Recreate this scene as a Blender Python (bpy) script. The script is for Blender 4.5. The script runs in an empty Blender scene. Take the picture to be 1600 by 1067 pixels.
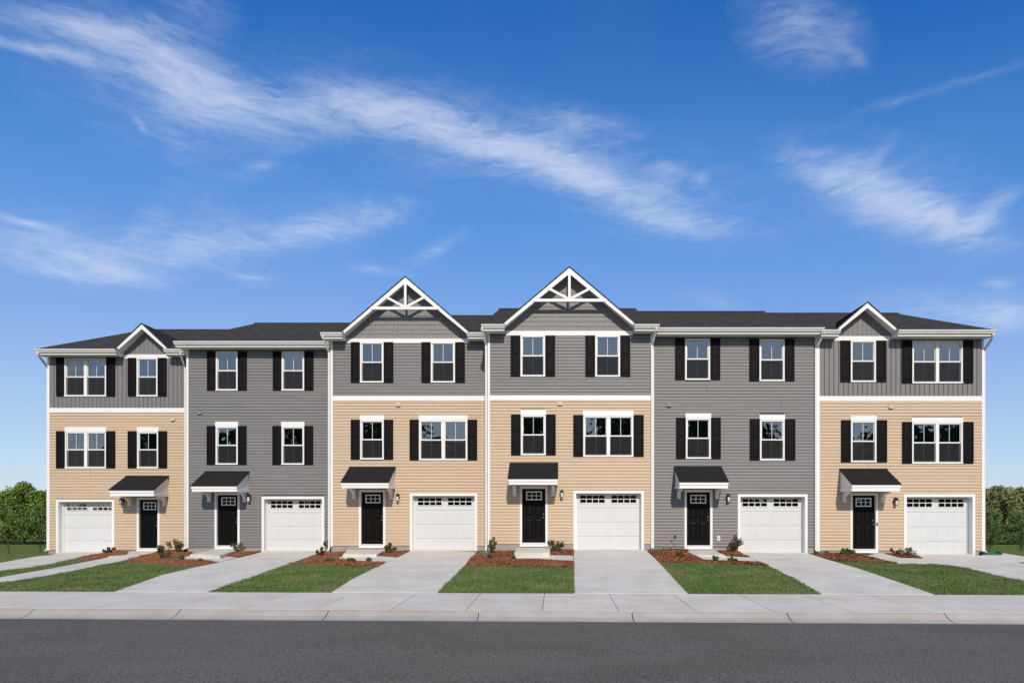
import bpy, bmesh, math, random
import numpy as np
from mathutils import Vector, noise
R = random.Random(7)
NR = np.random.RandomState(7)
SC = bpy.context.scene
COL = SC.collection
# ------------------------------------------------------------------ camera, light, exposure
F, VX, VY, CZ = 1050.0, 870.0, 795.0, 2.0        # lens in photo pixels, vanishing point, eye height
cam = bpy.data.cameras.new('camera'); cam.sensor_width = 36; cam.lens = 36 * F / 1600
cam.shift_x = -(VX - 800) / 1600; cam.shift_y = (VY - 533.5) / 1600
cam.clip_start = 0.1; cam.clip_end = 3000
co = bpy.data.objects.new('camera', cam); COL.objects.link(co)
co.location = (0, 0, CZ); co.rotation_euler = (math.pi / 2, 0, 0); SC.camera = co
SUN_EL, SUN_AZ = math.radians(34), math.radians(7)     # sun stands behind the camera, a little to the right
sdir = Vector((math.sin(SUN_AZ) * math.cos(SUN_EL), -math.cos(SUN_AZ) * math.cos(SUN_EL), math.sin(SUN_EL)))
sl = bpy.data.lights.new('sun', 'SUN'); sl.energy = 3.65; sl.angle = math.radians(1.5); sl.color = (1, .90, .755)
so = bpy.data.objects.new('sun', sl); COL.objects.link(so); so.location = (0, -20, 40)
so.rotation_euler = (-sdir).to_track_quat('-Z', 'Y').to_euler()
SC.view_settings.view_transform = 'Standard'; SC.view_settings.look = 'None'
SC.view_settings.gamma = 1; SC.view_settings.use_curve_mapping = False
SC.view_settings.exposure = 0.0
SC.render.engine = 'CYCLES'
SC.cycles.max_bounces = 7; SC.cycles.diffuse_bounces = 3; SC.cycles.transparent_max_bounces = 16
SC.cycles.use_denoising = True
SC.cycles.caustics_reflective = False; SC.cycles.caustics_refractive = False

W = bpy.data.worlds.new('World'); SC.world = W; W.use_nodes = True
nt = W.node_tree; N = nt.nodes; L = nt.links; N.clear()
def wn(t, **k):
    n = N.new(t)
    for a, b in k.items(): setattr(n, a, b)
    return n
def wm(op, a, b=None, c=None, clamp=False):
    n = wn('ShaderNodeMath', operation=op); n.use_clamp = clamp
    for i, v in enumerate((a, b, c)):
        if v is None: continue
        if hasattr(v, 'links'): L.new(v, n.inputs[i])
        else: n.inputs[i].default_value = v
    return n.outputs[0]
sky = wn('ShaderNodeTexSky', sky_type='NISHITA', sun_disc=False, sun_elevation=SUN_EL,
         sun_rotation=math.pi - SUN_AZ, altitude=0)
sky.air_density = 1.0; sky.dust_density = 0.2; sky.ozone_density = 3.0
hsv = wn('ShaderNodeHueSaturation'); L.new(sky.outputs[0], hsv.inputs['Color'])
hsv.inputs['Saturation'].default_value = 1.12
tc = wn('ShaderNodeTexCoord'); sep = wn('ShaderNodeSeparateXYZ'); L.new(tc.outputs['Generated'], sep.inputs[0])
az = wm('ARCTAN2', sep.outputs[0], sep.outputs[1])
rxy = wm('SQRT', wm('ADD', wm('MULTIPLY', sep.outputs[0], sep.outputs[0]), wm('MULTIPLY', sep.outputs[1], sep.outputs[1])))
el = wm('ARCTAN2', sep.outputs[2], rxy)
cmb = wn('ShaderNodeCombineXYZ'); L.new(az, cmb.inputs[0]); L.new(el, cmb.inputs[1])
# warp
nz = wn('ShaderNodeTexNoise'); nz.inputs['Scale'].default_value = 5.5; nz.inputs['Detail'].default_value = 6
nz.inputs['Roughness'].default_value = .6
L.new(cmb.outputs[0], nz.inputs['Vector'])
sub = wn('ShaderNodeVectorMath', operation='SUBTRACT'); L.new(nz.outputs['Color'], sub.inputs[0]); sub.inputs[1].default_value = (.5, .5, .5)
scl = wn('ShaderNodeVectorMath', operation='MULTIPLY'); L.new(sub.outputs[0], scl.inputs[0]); scl.inputs[1].default_value = (.085, .036, 0)
wrp = wn('ShaderNodeVectorMath', operation='ADD'); L.new(cmb.outputs[0], wrp.inputs[0]); L.new(scl.outputs[0], wrp.inputs[1])
def azel(px, py):
    u, v = (px - VX) / F, (VY - py) / F
    return math.atan(u), math.atan(v / math.hypot(1, u))
STROKES = [(60,78,130,8,14,.55),(130,50,130,12,6,.42),(230,95,190,40,22,.28),(290,130,90,42,20,.44),(370,165,110,32,20,.38),
 (480,172,130,30,8,.3),(580,165,130,26,8,.5),(700,205,150,26,17,.45),(820,243,130,24,20,.62),(905,272,80,24,24,.38),
 (1000,312,100,24,18,.46),(1090,352,95,13,6,.42),(905,195,80,17,8,.5),(1045,268,44,8,5,.45),(1100,281,17,9,-20,.45),
 (40,345,70,7,14,.42),(110,392,150,30,12,.42),(100,420,170,12,8,.3),(200,428,80,12,22,.34),(300,380,130,28,-8,.32),
 (480,360,130,18,-14,.45),(600,338,60,11,-25,.3),(685,386,45,8,-28,.3),(240,345,55,18,-50,.22),(585,422,50,7,10,.25),
 (410,438,32,4,5,.3),(1250,45,80,34,25,.42),(1325,90,32,7,38,.3),(1290,275,80,22,26,.34),(1380,312,110,28,24,.6),
 (1470,352,90,24,14,.62),(1548,335,50,18,-38,.55),(1365,248,40,11,-50,.28),(1480,138,140,6,-17,.16),(1395,166,30,4,-20,.22),
 (1562,441,30,9,0,.55),(1490,488,120,26,5,.45),(1580,492,55,26,0,.5),(410,255,60,9,-25,.24),(300,10,60,34,-30,.22),(215,190,24,6,40,.3),
 (1100,470,50,12,8,.18),(570,325,40,6,-65,.14),(330,410,110,20,16,.25),(260,150,210,70,22,.24),(180,70,190,34,14,.2),(660,205,210,50,16,.2),(950,290,170,42,20,.2),(110,390,190,50,8,.2),(420,365,230,34,-12,.14),(1400,305,170,46,20,.2),(300,260,120,40,60,.12),(820,215,140,40,16,.15),(1130,300,180,50,10,.1)]
tot = None
for (px, py, a, b, ang, st) in STROKES:
    x0, y0 = azel(px, py); th = math.radians(ang)
    x1, y1 = azel(px + a * math.cos(th), py + a * math.sin(th)); x2, y2 = azel(px - a * math.cos(th), py - a * math.sin(th))
    ln = math.hypot(x1 - x2, y1 - y2) / 2; rot = math.atan2(y1 - y2, x1 - x2); bw = b * ln / a
    m = wn('ShaderNodeMapping', vector_type='TEXTURE'); L.new(wrp.outputs[0], m.inputs[0])
    m.inputs['Location'].default_value = (x0, y0, 0); m.inputs['Rotation'].default_value = (0, 0, rot)
    m.inputs['Scale'].default_value = (ln * 1.55, bw * 1.9, 1)
    g = wn('ShaderNodeTexGradient', gradient_type='SPHERICAL'); L.new(m.outputs[0], g.inputs[0])
    v = wm('MULTIPLY', wm('SMOOTHSTEP' if False else 'POWER', g.outputs[1], 1.25), st * 1.2)
    tot = v if tot is None else wm('ADD', tot, v)
# fibrous cirrus texture, fibres running along the wind
mp = wn('ShaderNodeMapping'); L.new(wrp.outputs[0], mp.inputs[0]); mp.inputs['Rotation'].default_value = (0, 0, .33)
mp.inputs['Scale'].default_value = (3.5, 15, 1)
n2 = wn('ShaderNodeTexNoise'); n2.inputs['Scale'].default_value = 2.3; n2.inputs['Detail'].default_value = 9; n2.inputs['Roughness'].default_value = .66
n2.inputs['Distortion'].default_value = .9
L.new(mp.outputs[0], n2.inputs['Vector'])
n3 = wn('ShaderNodeTexNoise'); n3.inputs['Scale'].default_value = 20; n3.inputs['Detail'].default_value = 6; n3.inputs['Roughness'].default_value = .7
mp3 = wn('ShaderNodeMapping'); L.new(wrp.outputs[0], mp3.inputs[0]); mp3.inputs['Scale'].default_value = (1, 2.6, 1); mp3.inputs['Rotation'].default_value = (0, 0, .6)
L.new(mp3.outputs[0], n3.inputs['Vector'])
fib = wm('MULTIPLY_ADD', n2.outputs[0], 2.6, -.82, clamp=True)
fib2 = wm('MULTIPLY_ADD', n3.outputs[0], 2.6, -.75, clamp=True)
fibs = wm('MULTIPLY_ADD', wm('ADD', wm('MULTIPLY', fib, .55), wm('MULTIPLY', fib2, .45)), .95, .14)
# very fine ripples and combed streaks
mp4 = wn('ShaderNodeMapping'); L.new(wrp.outputs[0], mp4.inputs[0]); mp4.inputs['Rotation'].default_value = (0, 0, .30); mp4.inputs['Scale'].default_value = (9, 46, 1)
n4_ = wn('ShaderNodeTexNoise'); n4_.inputs['Scale'].default_value = 1.6; n4_.inputs['Detail'].default_value = 8; n4_.inputs['Roughness'].default_value = .7; n4_.inputs['Distortion'].default_value = 1.4
L.new(mp4.outputs[0], n4_.inputs['Vector'])
nmix = wm('ADD', wm('ADD', wm('MULTIPLY', n2.outputs[0], .42), wm('MULTIPLY', n3.outputs[0], .24)), wm('MULTIPLY', n4_.outputs[0], .34))
edge = wn('ShaderNodeMapRange', interpolation_type='SMOOTHSTEP'); L.new(wm('MULTIPLY_ADD', tot, .16, nmix), edge.inputs[0]); edge.inputs[1].default_value = .42; edge.inputs[2].default_value = .86
cl = wm('MULTIPLY', wm('POWER', tot, .72), wm('MULTIPLY_ADD', edge.outputs[0], 1.12, .10))
# more cirrus over the rest of the sky, behind the viewer
aab = wm('ABSOLUTE', az); back = wn('ShaderNodeMapRange', interpolation_type='SMOOTHSTEP'); L.new(aab, back.inputs[0]); back.inputs[1].default_value = 1.0; back.inputs[2].default_value = 1.7
nb_ = wn('ShaderNodeTexNoise'); nb_.inputs['Scale'].default_value = 2.6; nb_.inputs['Detail'].default_value = 8; L.new(wrp.outputs[0], nb_.inputs['Vector'])
cl = wm('ADD', cl, wm('MULTIPLY', wm('MULTIPLY_ADD', nb_.outputs[0], 4.0, -1.75, clamp=True), wm('MULTIPLY', back.outputs[0], .85)))
# faint thin veil everywhere
nv = wn('ShaderNodeTexNoise'); nv.inputs['Scale'].default_value = 2.2; nv.inputs['Detail'].default_value = 5; L.new(wrp.outputs[0], nv.inputs['Vector'])
veil = wm('MULTIPLY', wm('MULTIPLY_ADD', nv.outputs[0], 2.2, -.85, clamp=True), .045)
cl = wm('ADD', cl, veil); cl = wm('MULTIPLY', wm('SUBTRACT', 1.0, wm('EXPONENT', wm('MULTIPLY', cl, -1.15))), .92)
mx = wn('ShaderNodeMix', data_type='RGBA'); L.new(cl, mx.inputs[0])
grd = wn('ShaderNodeMix', data_type='RGBA'); grd.blend_type = 'MULTIPLY'; grd.inputs[0].default_value = 1
SKS = 0.12
pre = wn('ShaderNodeVectorMath', operation='SCALE'); L.new(sky.outputs[0], pre.inputs[0]); pre.inputs['Scale'].default_value = .11
crv = wn('ShaderNodeRGBCurve'); L.new(pre.outputs[0], crv.inputs['Color'])
CUR = (((0, 0), (.05, .001), (.075, .003), (.115, .048), (.2, .16), (.34, .33), (.75, .56), (1, .70)),
       ((0, 0), (.145, .112), (.24, .258), (.40, .40), (.57, .53), (.86, .70), (1, .76)),
       ((0, 0), (.22, .34), (.31, .47), (.46, .69), (.62, .79), (.8, .85), (1, .92)))
for ch, pts in enumerate(CUR):
    c_ = crv.mapping.curves[ch]; c_.points[0].location = pts[0]; c_.points[1].location = pts[-1]
    for p_ in pts[1:-1]: c_.points.new(*p_)
crv.mapping.extend = 'EXTRAPOLATED'; crv.mapping.use_clip = False; crv.mapping.update()
post = wn('ShaderNodeVectorMath', operation='SCALE'); L.new(crv.outputs[0], post.inputs[0]); post.inputs['Scale'].default_value = 1 / SKS
L.new(post.outputs[0], grd.inputs[6]); grd.inputs[7].default_value = (1, 1, 1, 1)
L.new(grd.outputs[2], mx.inputs[6]); mx.inputs[7].default_value = (.72 / SKS, .78 / SKS, .93 / SKS, 1)
bg = wn('ShaderNodeBackground'); L.new(mx.outputs[2], bg.inputs[0]); bg.inputs[1].default_value = SKS
wo = wn('ShaderNodeOutputWorld'); L.new(bg.outputs[0], wo.inputs[0])

# ------------------------------------------------------------------ materials
def M(name, col, rough=.6, noise_amt=.0, noise_scale=20, stretch=(1, 1, 1), col2=None, bump=0, bump_scale=60, rnd=0, spec=.5,
      speck=None, detail=4, tint=None):
    m = bpy.data.materials.new(name); m.use_nodes = True
    t = m.node_tree; p = t.nodes['Principled BSDF']
    p.inputs['Roughness'].default_value = rough; p.inputs['Specular IOR Level'].default_value = spec
    def nn(ty): return t.nodes.new(ty)
    src = None
    tcn = nn('ShaderNodeTexCoord'); geo = nn('ShaderNodeNewGeometry'); mpn = nn('ShaderNodeMapping'); mpn.inputs['Scale'].default_value = stretch
    t.links.new(geo.outputs['Position'], mpn.inputs[0])
    c = nn('ShaderNodeMix'); c.data_type = 'RGBA'
    c.inputs[6].default_value = (*col, 1)
    c2 = col2 if col2 else tuple(v * (1 - noise_amt) for v in col)
    c.inputs[7].default_value = (*c2, 1)
    nz = nn('ShaderNodeTexNoise'); nz.inputs['Scale'].default_value = noise_scale; nz.inputs['Detail'].default_value = detail
    t.links.new(mpn.outputs[0], nz.inputs['Vector'])
    rp = nn('ShaderNodeMapRange'); rp.inputs[1].default_value = .32; rp.inputs[2].default_value = .68
    t.links.new(nz.outputs[0], rp.inputs[0]); t.links.new(rp.outputs[0], c.inputs[0])
    out = c.outputs[2]
    if tint:                       # broad second tone (stains, wear)
        tcol, tsc, tamt = tint
        n4 = nn('ShaderNodeTexNoise'); n4.inputs['Scale'].default_value = tsc; n4.inputs['Detail'].default_value = 5
        t.links.new(geo.outputs['Position'], n4.inputs['Vector'])
        r4 = nn('ShaderNodeMapRange'); r4.inputs[1].default_value = .42; r4.inputs[2].default_value = .75; r4.inputs[4].default_value = tamt
        t.links.new(n4.outputs[0], r4.inputs[0])
        c4 = nn('ShaderNodeMix'); c4.data_type = 'RGBA'; t.links.new(r4.outputs[0], c4.inputs[0]); t.links.new(out, c4.inputs[6])
        c4.inputs[7].default_value = (*tcol, 1); out = c4.outputs[2]
    if speck:                      # fine aggregate
        sc_, lo, hi = speck
        n5 = nn('ShaderNodeTexNoise'); n5.inputs['Scale'].default_value = sc_; n5.inputs['Detail'].default_value = 3; n5.inputs['Roughness'].default_value = .8
        t.links.new(geo.outputs['Position'], n5.inputs['Vector'])
        r5 = nn('ShaderNodeMapRange'); r5.inputs[1].default_value = .3; r5.inputs[2].default_value = .7; r5.inputs[3].default_value = lo; r5.inputs[4].default_value = hi
        t.links.new(n5.outputs[0], r5.inputs[0])
        c5 = nn('ShaderNodeVectorMath'); c5.operation = 'SCALE'; t.links.new(out, c5.inputs[0]); t.links.new(r5.outputs[0], c5.inputs['Scale']); out = c5.outputs[0]
    if rnd:
        oi = nn('ShaderNodeObjectInfo'); r6 = nn('ShaderNodeMapRange'); r6.inputs[3].default_value = 1 - rnd; r6.inputs[4].default_value = 1 + rnd
        t.links.new(oi.outputs['Random'], r6.inputs[0])
        c6 = nn('ShaderNodeVectorMath'); c6.operation = 'SCALE'; t.links.new(out, c6.inputs[0]); t.links.new(r6.outputs[0], c6.inputs['Scale']); out = c6.outputs[0]
    t.links.new(out, p.inputs['Base Color'])
    if bump:
        nb = nn('ShaderNodeTexNoise'); nb.inputs['Scale'].default_value = bump_scale; nb.inputs['Detail'].default_value = 4
        t.links.new(mpn.outputs[0], nb.inputs['Vector'])
        b = nn('ShaderNodeBump'); b.inputs['Strength'].default_value = bump; b.inputs['Distance'].default_value = .01
        t.links.new(nb.outputs[0], b.inputs['Height']); t.links.new(b.outputs[0], p.inputs['Normal'])
    return m
WHITE = M('white trim', (.80, .80, .79), .45, .04, 3)
OFFW = M('white aluminium gutter', (.72, .715, .70), .4, .06, 2.5)
SOFF = M('white soffit', (.70, .70, .69), .6, .04, 4)
GARW = M('white garage door', (.63, .64, .65), .5, .03, 2)
BEIGE = M('beige vinyl siding', (.56, .425, .292), .55, .05, 1.2, (1, 1, 6), rnd=.028, bump=.05, bump_scale=40)
GRAY = M('grey vinyl siding', (.196, .190, .190), .5, .07, 1.3, (1, 1, 6), rnd=.035, bump=.05, bump_scale=40)
GRAYV = M('grey vertical vinyl siding', (.198, .191, .191), .5, .06, 1.3, (6, 1, 1), rnd=.03)
SHAKE = M('grey shake siding', (.235, .225, .222), .6, .22, 22, (6, 1, 1), rnd=.03, bump=.2, bump_scale=40)
SHUT = M('black shutter', (.0052, .0042, .0052), .6, .15, 3, spec=.13)
DOORB = M('black door paint', (.0032, .0028, .0028), .45, .1, 3, spec=.15)
SHING = M('black asphalt shingles', (.013, .0128, .013), .95, 0, 5, (1.2, 4, 4), col2=(.026, .0255, .025), spec=.15, bump=.5, bump_scale=90, speck=(160, .7, 1.35))
ROOFM = M('weathered charcoal roof shingles', (.024, .0235, .024), .9, 0, 2.6, (1.0, 6, 6), col2=(.058, .056, .056), bump=.6, bump_scale=60, speck=(70, .6, 1.5), spec=.3)
FOUND = M('grey concrete foundation', (.36, .33, .30), .85, .15, 4, bump=.2)
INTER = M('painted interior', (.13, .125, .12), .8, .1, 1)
BLACKM = M('black metal', (.01, .01, .01), .35)
CONC = M('broom finished concrete', (.71, .675, .59), .85, .10, 2.2, (1, 5, 1), bump=.25, bump_scale=120, tint=((.53, .50, .445), 1.1, .85), speck=(55, .93, 1.06), spec=.08)
CONCS = M('pavement concrete', (.70, .66, .57), .85, .10, 1.7, bump=.25, bump_scale=120, tint=((.56, .485, .40), .9, .8), speck=(55, .92, 1.07), rnd=.035, spec=.08)
CONCK = M('kerb concrete', (.46, .432, .385), .85, .14, 2.5, bump=.3, bump_scale=90, tint=((.36, .31, .25), .9, .8), speck=(50, .88, 1.1), rnd=.03, spec=.08)
ASPH = M('asphalt', (.150, .141, .121), .9, .16, .5, (1, 2, 1), bump=.9, bump_scale=60, speck=(38, .25, 1.75), tint=((.178, .167, .145), .3, .6), spec=.06)
GROUND = M('short meadow grass', (.16, .195, .05), .95, 0, 1.5, col2=(.10, .14, .032), bump=.4, bump_scale=30, speck=(30, .7, 1.3), spec=0)
SOIL = M('turf soil', (.045, .07, .022), .95, .3, 6, bump=.5, bump_scale=40)
GRASS = M('grass blades', (.138, .208, .054), .6, 0, 24, col2=(.05, .098, .02), spec=.3, tint=((.23, .225, .10), 1.0, .65), speck=(45, .45, 1.75))
STRAW = M('red pine straw', (.39, .165, .075), .85, 0, 30, col2=(.20, .075, .032), speck=(120, .7, 1.3), bump=.6, bump_scale=60)
LEAFD = M('shrub leaves', (.05, .085, .028), .5, 0, 40, col2=(.13, .095, .04), spec=.4, speck=(90, .6, 1.5))
LEAFG = M('fresh green leaves', (.085, .15, .03), .5, 0, 40, col2=(.05, .10, .02), spec=.4, speck=(90, .6, 1.5))
LEAFR = M('reddish new leaves', (.17, .06, .035), .5, 0, 40, col2=(.07, .06, .025), speck=(90, .7, 1.4))
PETAL = M('pale petals', (.62, .55, .47), .6, .2, 50)
PINK = M('coral petals', (.5, .12, .10), .6, .2, 50)
BARK = M('bark', (.09, .065, .045), .9, .4, 8, (4, 4, 1), bump=.6, bump_scale=20)
CROWN1 = M('bright green foliage', (.21, .29, .045), .6, 0, .7, col2=(.08, .14, .022), spec=.3, speck=(5, .6, 1.5))
CROWN2 = M('olive foliage', (.27, .28, .11), .6, 0, .9, col2=(.10, .135, .04), spec=.3, speck=(5, .55, 1.6))
CROWN3 = M('young tree foliage', (.13, .20, .05), .6, 0, 2, col2=(.05, .10, .024), spec=.3, speck=(9, .6, 1.5))
GREENP = M('green plastic', (.03, .13, .075), .45, .1, 8)
MAT_M = M('woven door mat', (.05, .055, .075), .9, .6, 40)
for mm in (CROWN1, CROWN2, CROWN3, GRASS):
    pass
def mixshader(name, build):
    m = bpy.data.materials.new(name); m.use_nodes = True; t = m.node_tree; t.nodes.clear(); build(t); return m
def _glass(t):
    o = t.nodes.new('ShaderNodeOutputMaterial'); mix = t.nodes.new('ShaderNodeMixShader'); tr = t.nodes.new('ShaderNodeBsdfTransparent'); gl = t.nodes.new('ShaderNodeBsdfGlossy')
    tr.inputs[0].default_value = (.42, .46, .45, 1); gl.inputs['Roughness'].default_value = .01
    fr = t.nodes.new('ShaderNodeFresnel'); fr.inputs[0].default_value = 1.7
    a = t.nodes.new('ShaderNodeMath'); a.operation = 'MULTIPLY_ADD'; a.inputs[1].default_value = 1.6; a.inputs[2].default_value = .16
    t.links.new(fr.outputs[0], a.inputs[0]); t.links.new(a.outputs[0], mix.inputs[0])
    # float glass is never quite flat
    g = t.nodes.new('ShaderNodeNewGeometry'); n = t.nodes.new('ShaderNodeTexNoise'); n.inputs['Scale'].default_value = 1.6; t.links.new(g.outputs['Position'], n.inputs['Vector'])
    b = t.nodes.new('ShaderNodeBump'); b.inputs['Strength'].default_value = .35; b.inputs['Distance'].default_value = .03
    t.links.new(n.outputs[0], b.inputs['Height']); t.links.new(b.outputs[0], gl.inputs['Normal'])
    t.links.new(tr.outputs[0], mix.inputs[1]); t.links.new(gl.outputs[0], mix.inputs[2]); t.links.new(mix.outputs[0], o.inputs[0])
GLASS = mixshader('window glass', _glass)
def _screen(t):
    o = t.nodes.new('ShaderNodeOutputMaterial'); mix = t.nodes.new('ShaderNodeMixShader'); tr = t.nodes.new('ShaderNodeBsdfTransparent'); d = t.nodes.new('ShaderNodeBsdfDiffuse')
    d.inputs[0].default_value = (.035, .036, .038, 1); mix.inputs[0].default_value = .52
    t.links.new(tr.outputs[0], mix.inputs[1]); t.links.new(d.outputs[0], mix.inputs[2]); t.links.new(mix.outputs[0], o.inputs[0])
SCREEN = mixshader('insect screen mesh', _screen)
FROST = M('lantern glass', (.75, .74, .70), .2, .02, 3)

# ------------------------------------------------------------------ object helpers
OFF = {}
def link(o, parent=None, off=Vector((0, 0, 0))):
    COL.objects.link(o); OFF[o.name] = Vector(off)
    if parent is not None:
        o.parent = parent; o.location = Vector(off) - OFF[parent.name]
    else: o.location = Vector(off)
    return o
def thing(name, label, cat, loc, group=None):
    o = bpy.data.objects.new(name, None); link(o, None, loc); o.empty_display_size = .2
    o['label'] = label; o['category'] = cat
    if group: o['group'] = group
    return o
class MB:
    def __init__(s): s.v = []; s.f = []
    def box(s, x0, x1, y0, y1, z0, z1):
        n = len(s.v); s.v += [(x0,y0,z0),(x1,y0,z0),(x1,y1,z0),(x0,y1,z0),(x0,y0,z1),(x1,y0,z1),(x1,y1,z1),(x0,y1,z1)]
        s.f += [tuple(n + i for i in q) for q in ((0,3,2,1),(4,5,6,7),(0,1,5,4),(1,2,6,5),(2,3,7,6),(3,0,4,7))]; return s
    def poly(s, pts): n = len(s.v); s.v += [tuple(p) for p in pts]; s.f.append(tuple(range(n, n + len(pts)))); return s
    def prism_y(s, pts, y0, y1):        # pts (x,z) ccw seen from the front, extruded along y
        n = len(s.v); k = len(pts); s.v += [(x, y0, z) for x, z in pts] + [(x, y1, z) for x, z in pts]
        s.f.append(tuple(range(n, n + k))); s.f.append(tuple(range(n + 2 * k - 1, n + k - 1, -1)))
        for i in range(k): j = (i + 1) % k; s.f.append((n + j, n + i, n + k + i, n + k + j))
        return s
    def prism_x(s, pts, x0, x1):        # pts (y,z)
        n = len(s.v); k = len(pts); s.v += [(x0, y, z) for y, z in pts] + [(x1, y, z) for y, z in pts]
        s.f.append(tuple(range(n, n + k))); s.f.append(tuple(range(n + 2 * k - 1, n + k - 1, -1)))
        for i in range(k): j = (i + 1) % k; s.f.append((n + j, n + i, n + k + i, n + k + j))
        return s
    def beam(s, p, q, w, y0, y1):       # flat bar in the x-z plane
        (ax, az_), (bx, bz) = p, q; l = math.hypot(bx - ax, bz - az_); nx, nz_ = -(bz - az_) / l * w / 2, (bx - ax) / l * w / 2
        return s.prism_y([(ax - nx, az_ - nz_), (bx - nx, bz - nz_), (bx + nx, bz + nz_), (ax + nx, az_ + nz_)], y0, y1)
    def frame(s, x0, x1, z0, z1, w, y0, y1, b=None, tp=None):
        b = w if b is None else b; tp = w if tp is None else tp
        s.box(x0, x0 + w, y0, y1, z0, z1); s.box(x1 - w, x1, y0, y1, z0, z1)
        s.box(x0 + w, x1 - w, y0, y1, z1 - tp, z1); s.box(x0 + w, x1 - w, y0, y1, z0, z0 + b); return s
    def tube(s, pts, radii, n=6):
        prev = None
        for i, p in enumerate(pts):
            p = Vector(p); d = Vector(pts[min(i + 1, len(pts) - 1)]) - Vector(pts[max(i - 1, 0)]); d.normalize()
            a = d.orthogonal().normalized() if prev is None else (prev - d * prev.dot(d)).normalized(); prev = a; bb = d.cross(a)
            for k in range(n):
                t = 2 * math.pi * k / n; s.v.append(tuple(p + (a * math.cos(t) + bb * math.sin(t)) * radii[i]))
        base = len(s.v) - len(pts) * n
        for i in range(len(pts) - 1):
            for k in range(n):
                j = (k + 1) % n; s.f.append((base + i * n + k, base + i * n + j, base + (i + 1) * n + j, base + (i + 1) * n + k))
        s.f.append(tuple(base + k for k in range(n - 1, -1, -1))); s.f.append(tuple(base + (len(pts) - 1) * n + k for k in range(n)))
        return s
    def lathe(s, cx, cy, prof, n=12):   # prof (r,z)
        base = len(s.v)
        for r, z in prof:
            for k in range(n): t = 2 * math.pi * k / n; s.v.append((cx + r * math.cos(t), cy + r * math.sin(t), z))
        for i in range(len(prof) - 1):
            for k in range(n): j = (k + 1) % n; s.f.append((base + i * n + k, base + i * n + j, base + (i + 1) * n + j, base + (i + 1) * n + k))
        s.f.append(tuple(base + k for k in range(n - 1, -1, -1))); s.f.append(tuple(base + (len(prof) - 1) * n + k for k in range(n)))
        return s
    def build(s, name, mat, parent=None, off=None, smooth=False):
        off = Vector(off) if off is not None else (OFF[parent.name] if parent is not None else Vector((0, 0, 0)))
        me = bpy.data.meshes.new(name); me.from_pydata([tuple(Vector(p) - off) for p in s.v], [], s.f); me.materials.append(mat)
        if smooth: me.polygons.foreach_set('use_smooth', [True] * len(me.polygons))
        return link(bpy.data.objects.new(name, me), parent, off)
CACHE = {}
def piece(name, key, make, pos, mat, parent):      # alike pieces share one mesh
    k = (name, key, mat.name)
    if k not in CACHE:
        mb = MB(); make(mb); me = bpy.data.meshes.new(name); me.from_pydata(mb.v, [], mb.f); me.materials.append(mat); CACHE[k] = me
    return link(bpy.data.objects.new(name, CACHE[k]), parent, pos)
def bpiece(name, x0, x1, y0, y1, z0, z1, mat, parent):
    d = (round(x1 - x0, 3), round(y1 - y0, 3), round(z1 - z0, 3))
    return piece(name, d, lambda m: m.box(0, d[0], 0, d[1], 0, d[2]), (x0, y0, z0), mat, parent)
def struct(o, stuff=False, **k):
    o['kind'] = 'stuff' if stuff else 'structure'
    for a, b in k.items(): o[a] = b
    return o

# ------------------------------------------------------------------ terrain
def lerp(x, xs, ys): return float(np.interp(x, xs, ys))
KX = [-26, -19, -10.6, -4.4, 2, 8.2, 14.3, 24]; KV = [.0035, .0069, .0134, .0225, .035, .0206, .0138, .0125]
def yfront(x): return 14.84 - .029 * max(-60, min(60, x))
def G(x, y):
    yf = yfront(x); k = lerp(x, KX, KV)
    if y <= yf: return .14
    if y <= 27.5: return .14 + k * (y - yf)
    z0 = .14 + k * (27.5 - yf)
    return lerp(y, [27.5, 40, 110, 170], [z0, -.72, -3.7, -3.9])
def gp(px, py):                     # where the sight line through a point of the photo meets the ground
    u, v = (px - VX) / F, (VY - py) / F; a, b = 8.0, 60.0
    y = a
    while y < b:
        if CZ + v * y <= G(u * y, y): break
        y += .1
    lo, hi = y - .1, y
    for _ in range(18):
        m = (lo + hi) / 2
        if CZ + v * m <= G(u * m, m): hi = m
        else: lo = m
    return (u * hi, hi)
def yk(x): return 11.95 - .033 * max(-60, min(60, x))      # asphalt edge
def ys(x): return 12.38 - .034 * max(-60, min(60, x))      # pavement edge

def patch_mesh(poly, off, skirt=0, cut=.5, holes=None):
    bm = bmesh.new(); vs = [bm.verts.new((x, y, 0)) for x, y in poly]; bm.faces.new(vs)
    bmesh.ops.triangulate(bm, faces=bm.faces[:])
    xs = [p[0] for p in poly]; yy = [p[1] for p in poly]
    for ax, lo, hi in ((0, min(xs), max(xs)), (1, min(yy), max(yy))):
        c = math.ceil(lo / cut) * cut
        while c < hi:
            pc = [0, 0, 0]; pc[ax] = c; pn = [0, 0, 0]; pn[ax] = 1
            bmesh.ops.bisect_plane(bm, geom=bm.verts[:] + bm.edges[:] + bm.faces[:], plane_co=pc, plane_no=pn, dist=1e-5); c += cut
    for v in bm.verts: v.co.z = G(v.co.x, v.co.y) + off
    bmesh.ops.recalc_face_normals(bm, faces=bm.faces[:])
    if bm.faces[:] and sum(f.normal.z for f in bm.faces) < 0: bmesh.ops.reverse_faces(bm, faces=bm.faces[:])
    if skirt:
        be = [e for e in bm.edges if e.is_boundary]; r = bmesh.ops.extrude_edge_only(bm, edges=be)
        for v in [g for g in r['geom'] if isinstance(g, bmesh.types.BMVert)]: v.co.z -= skirt
    return bm
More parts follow.
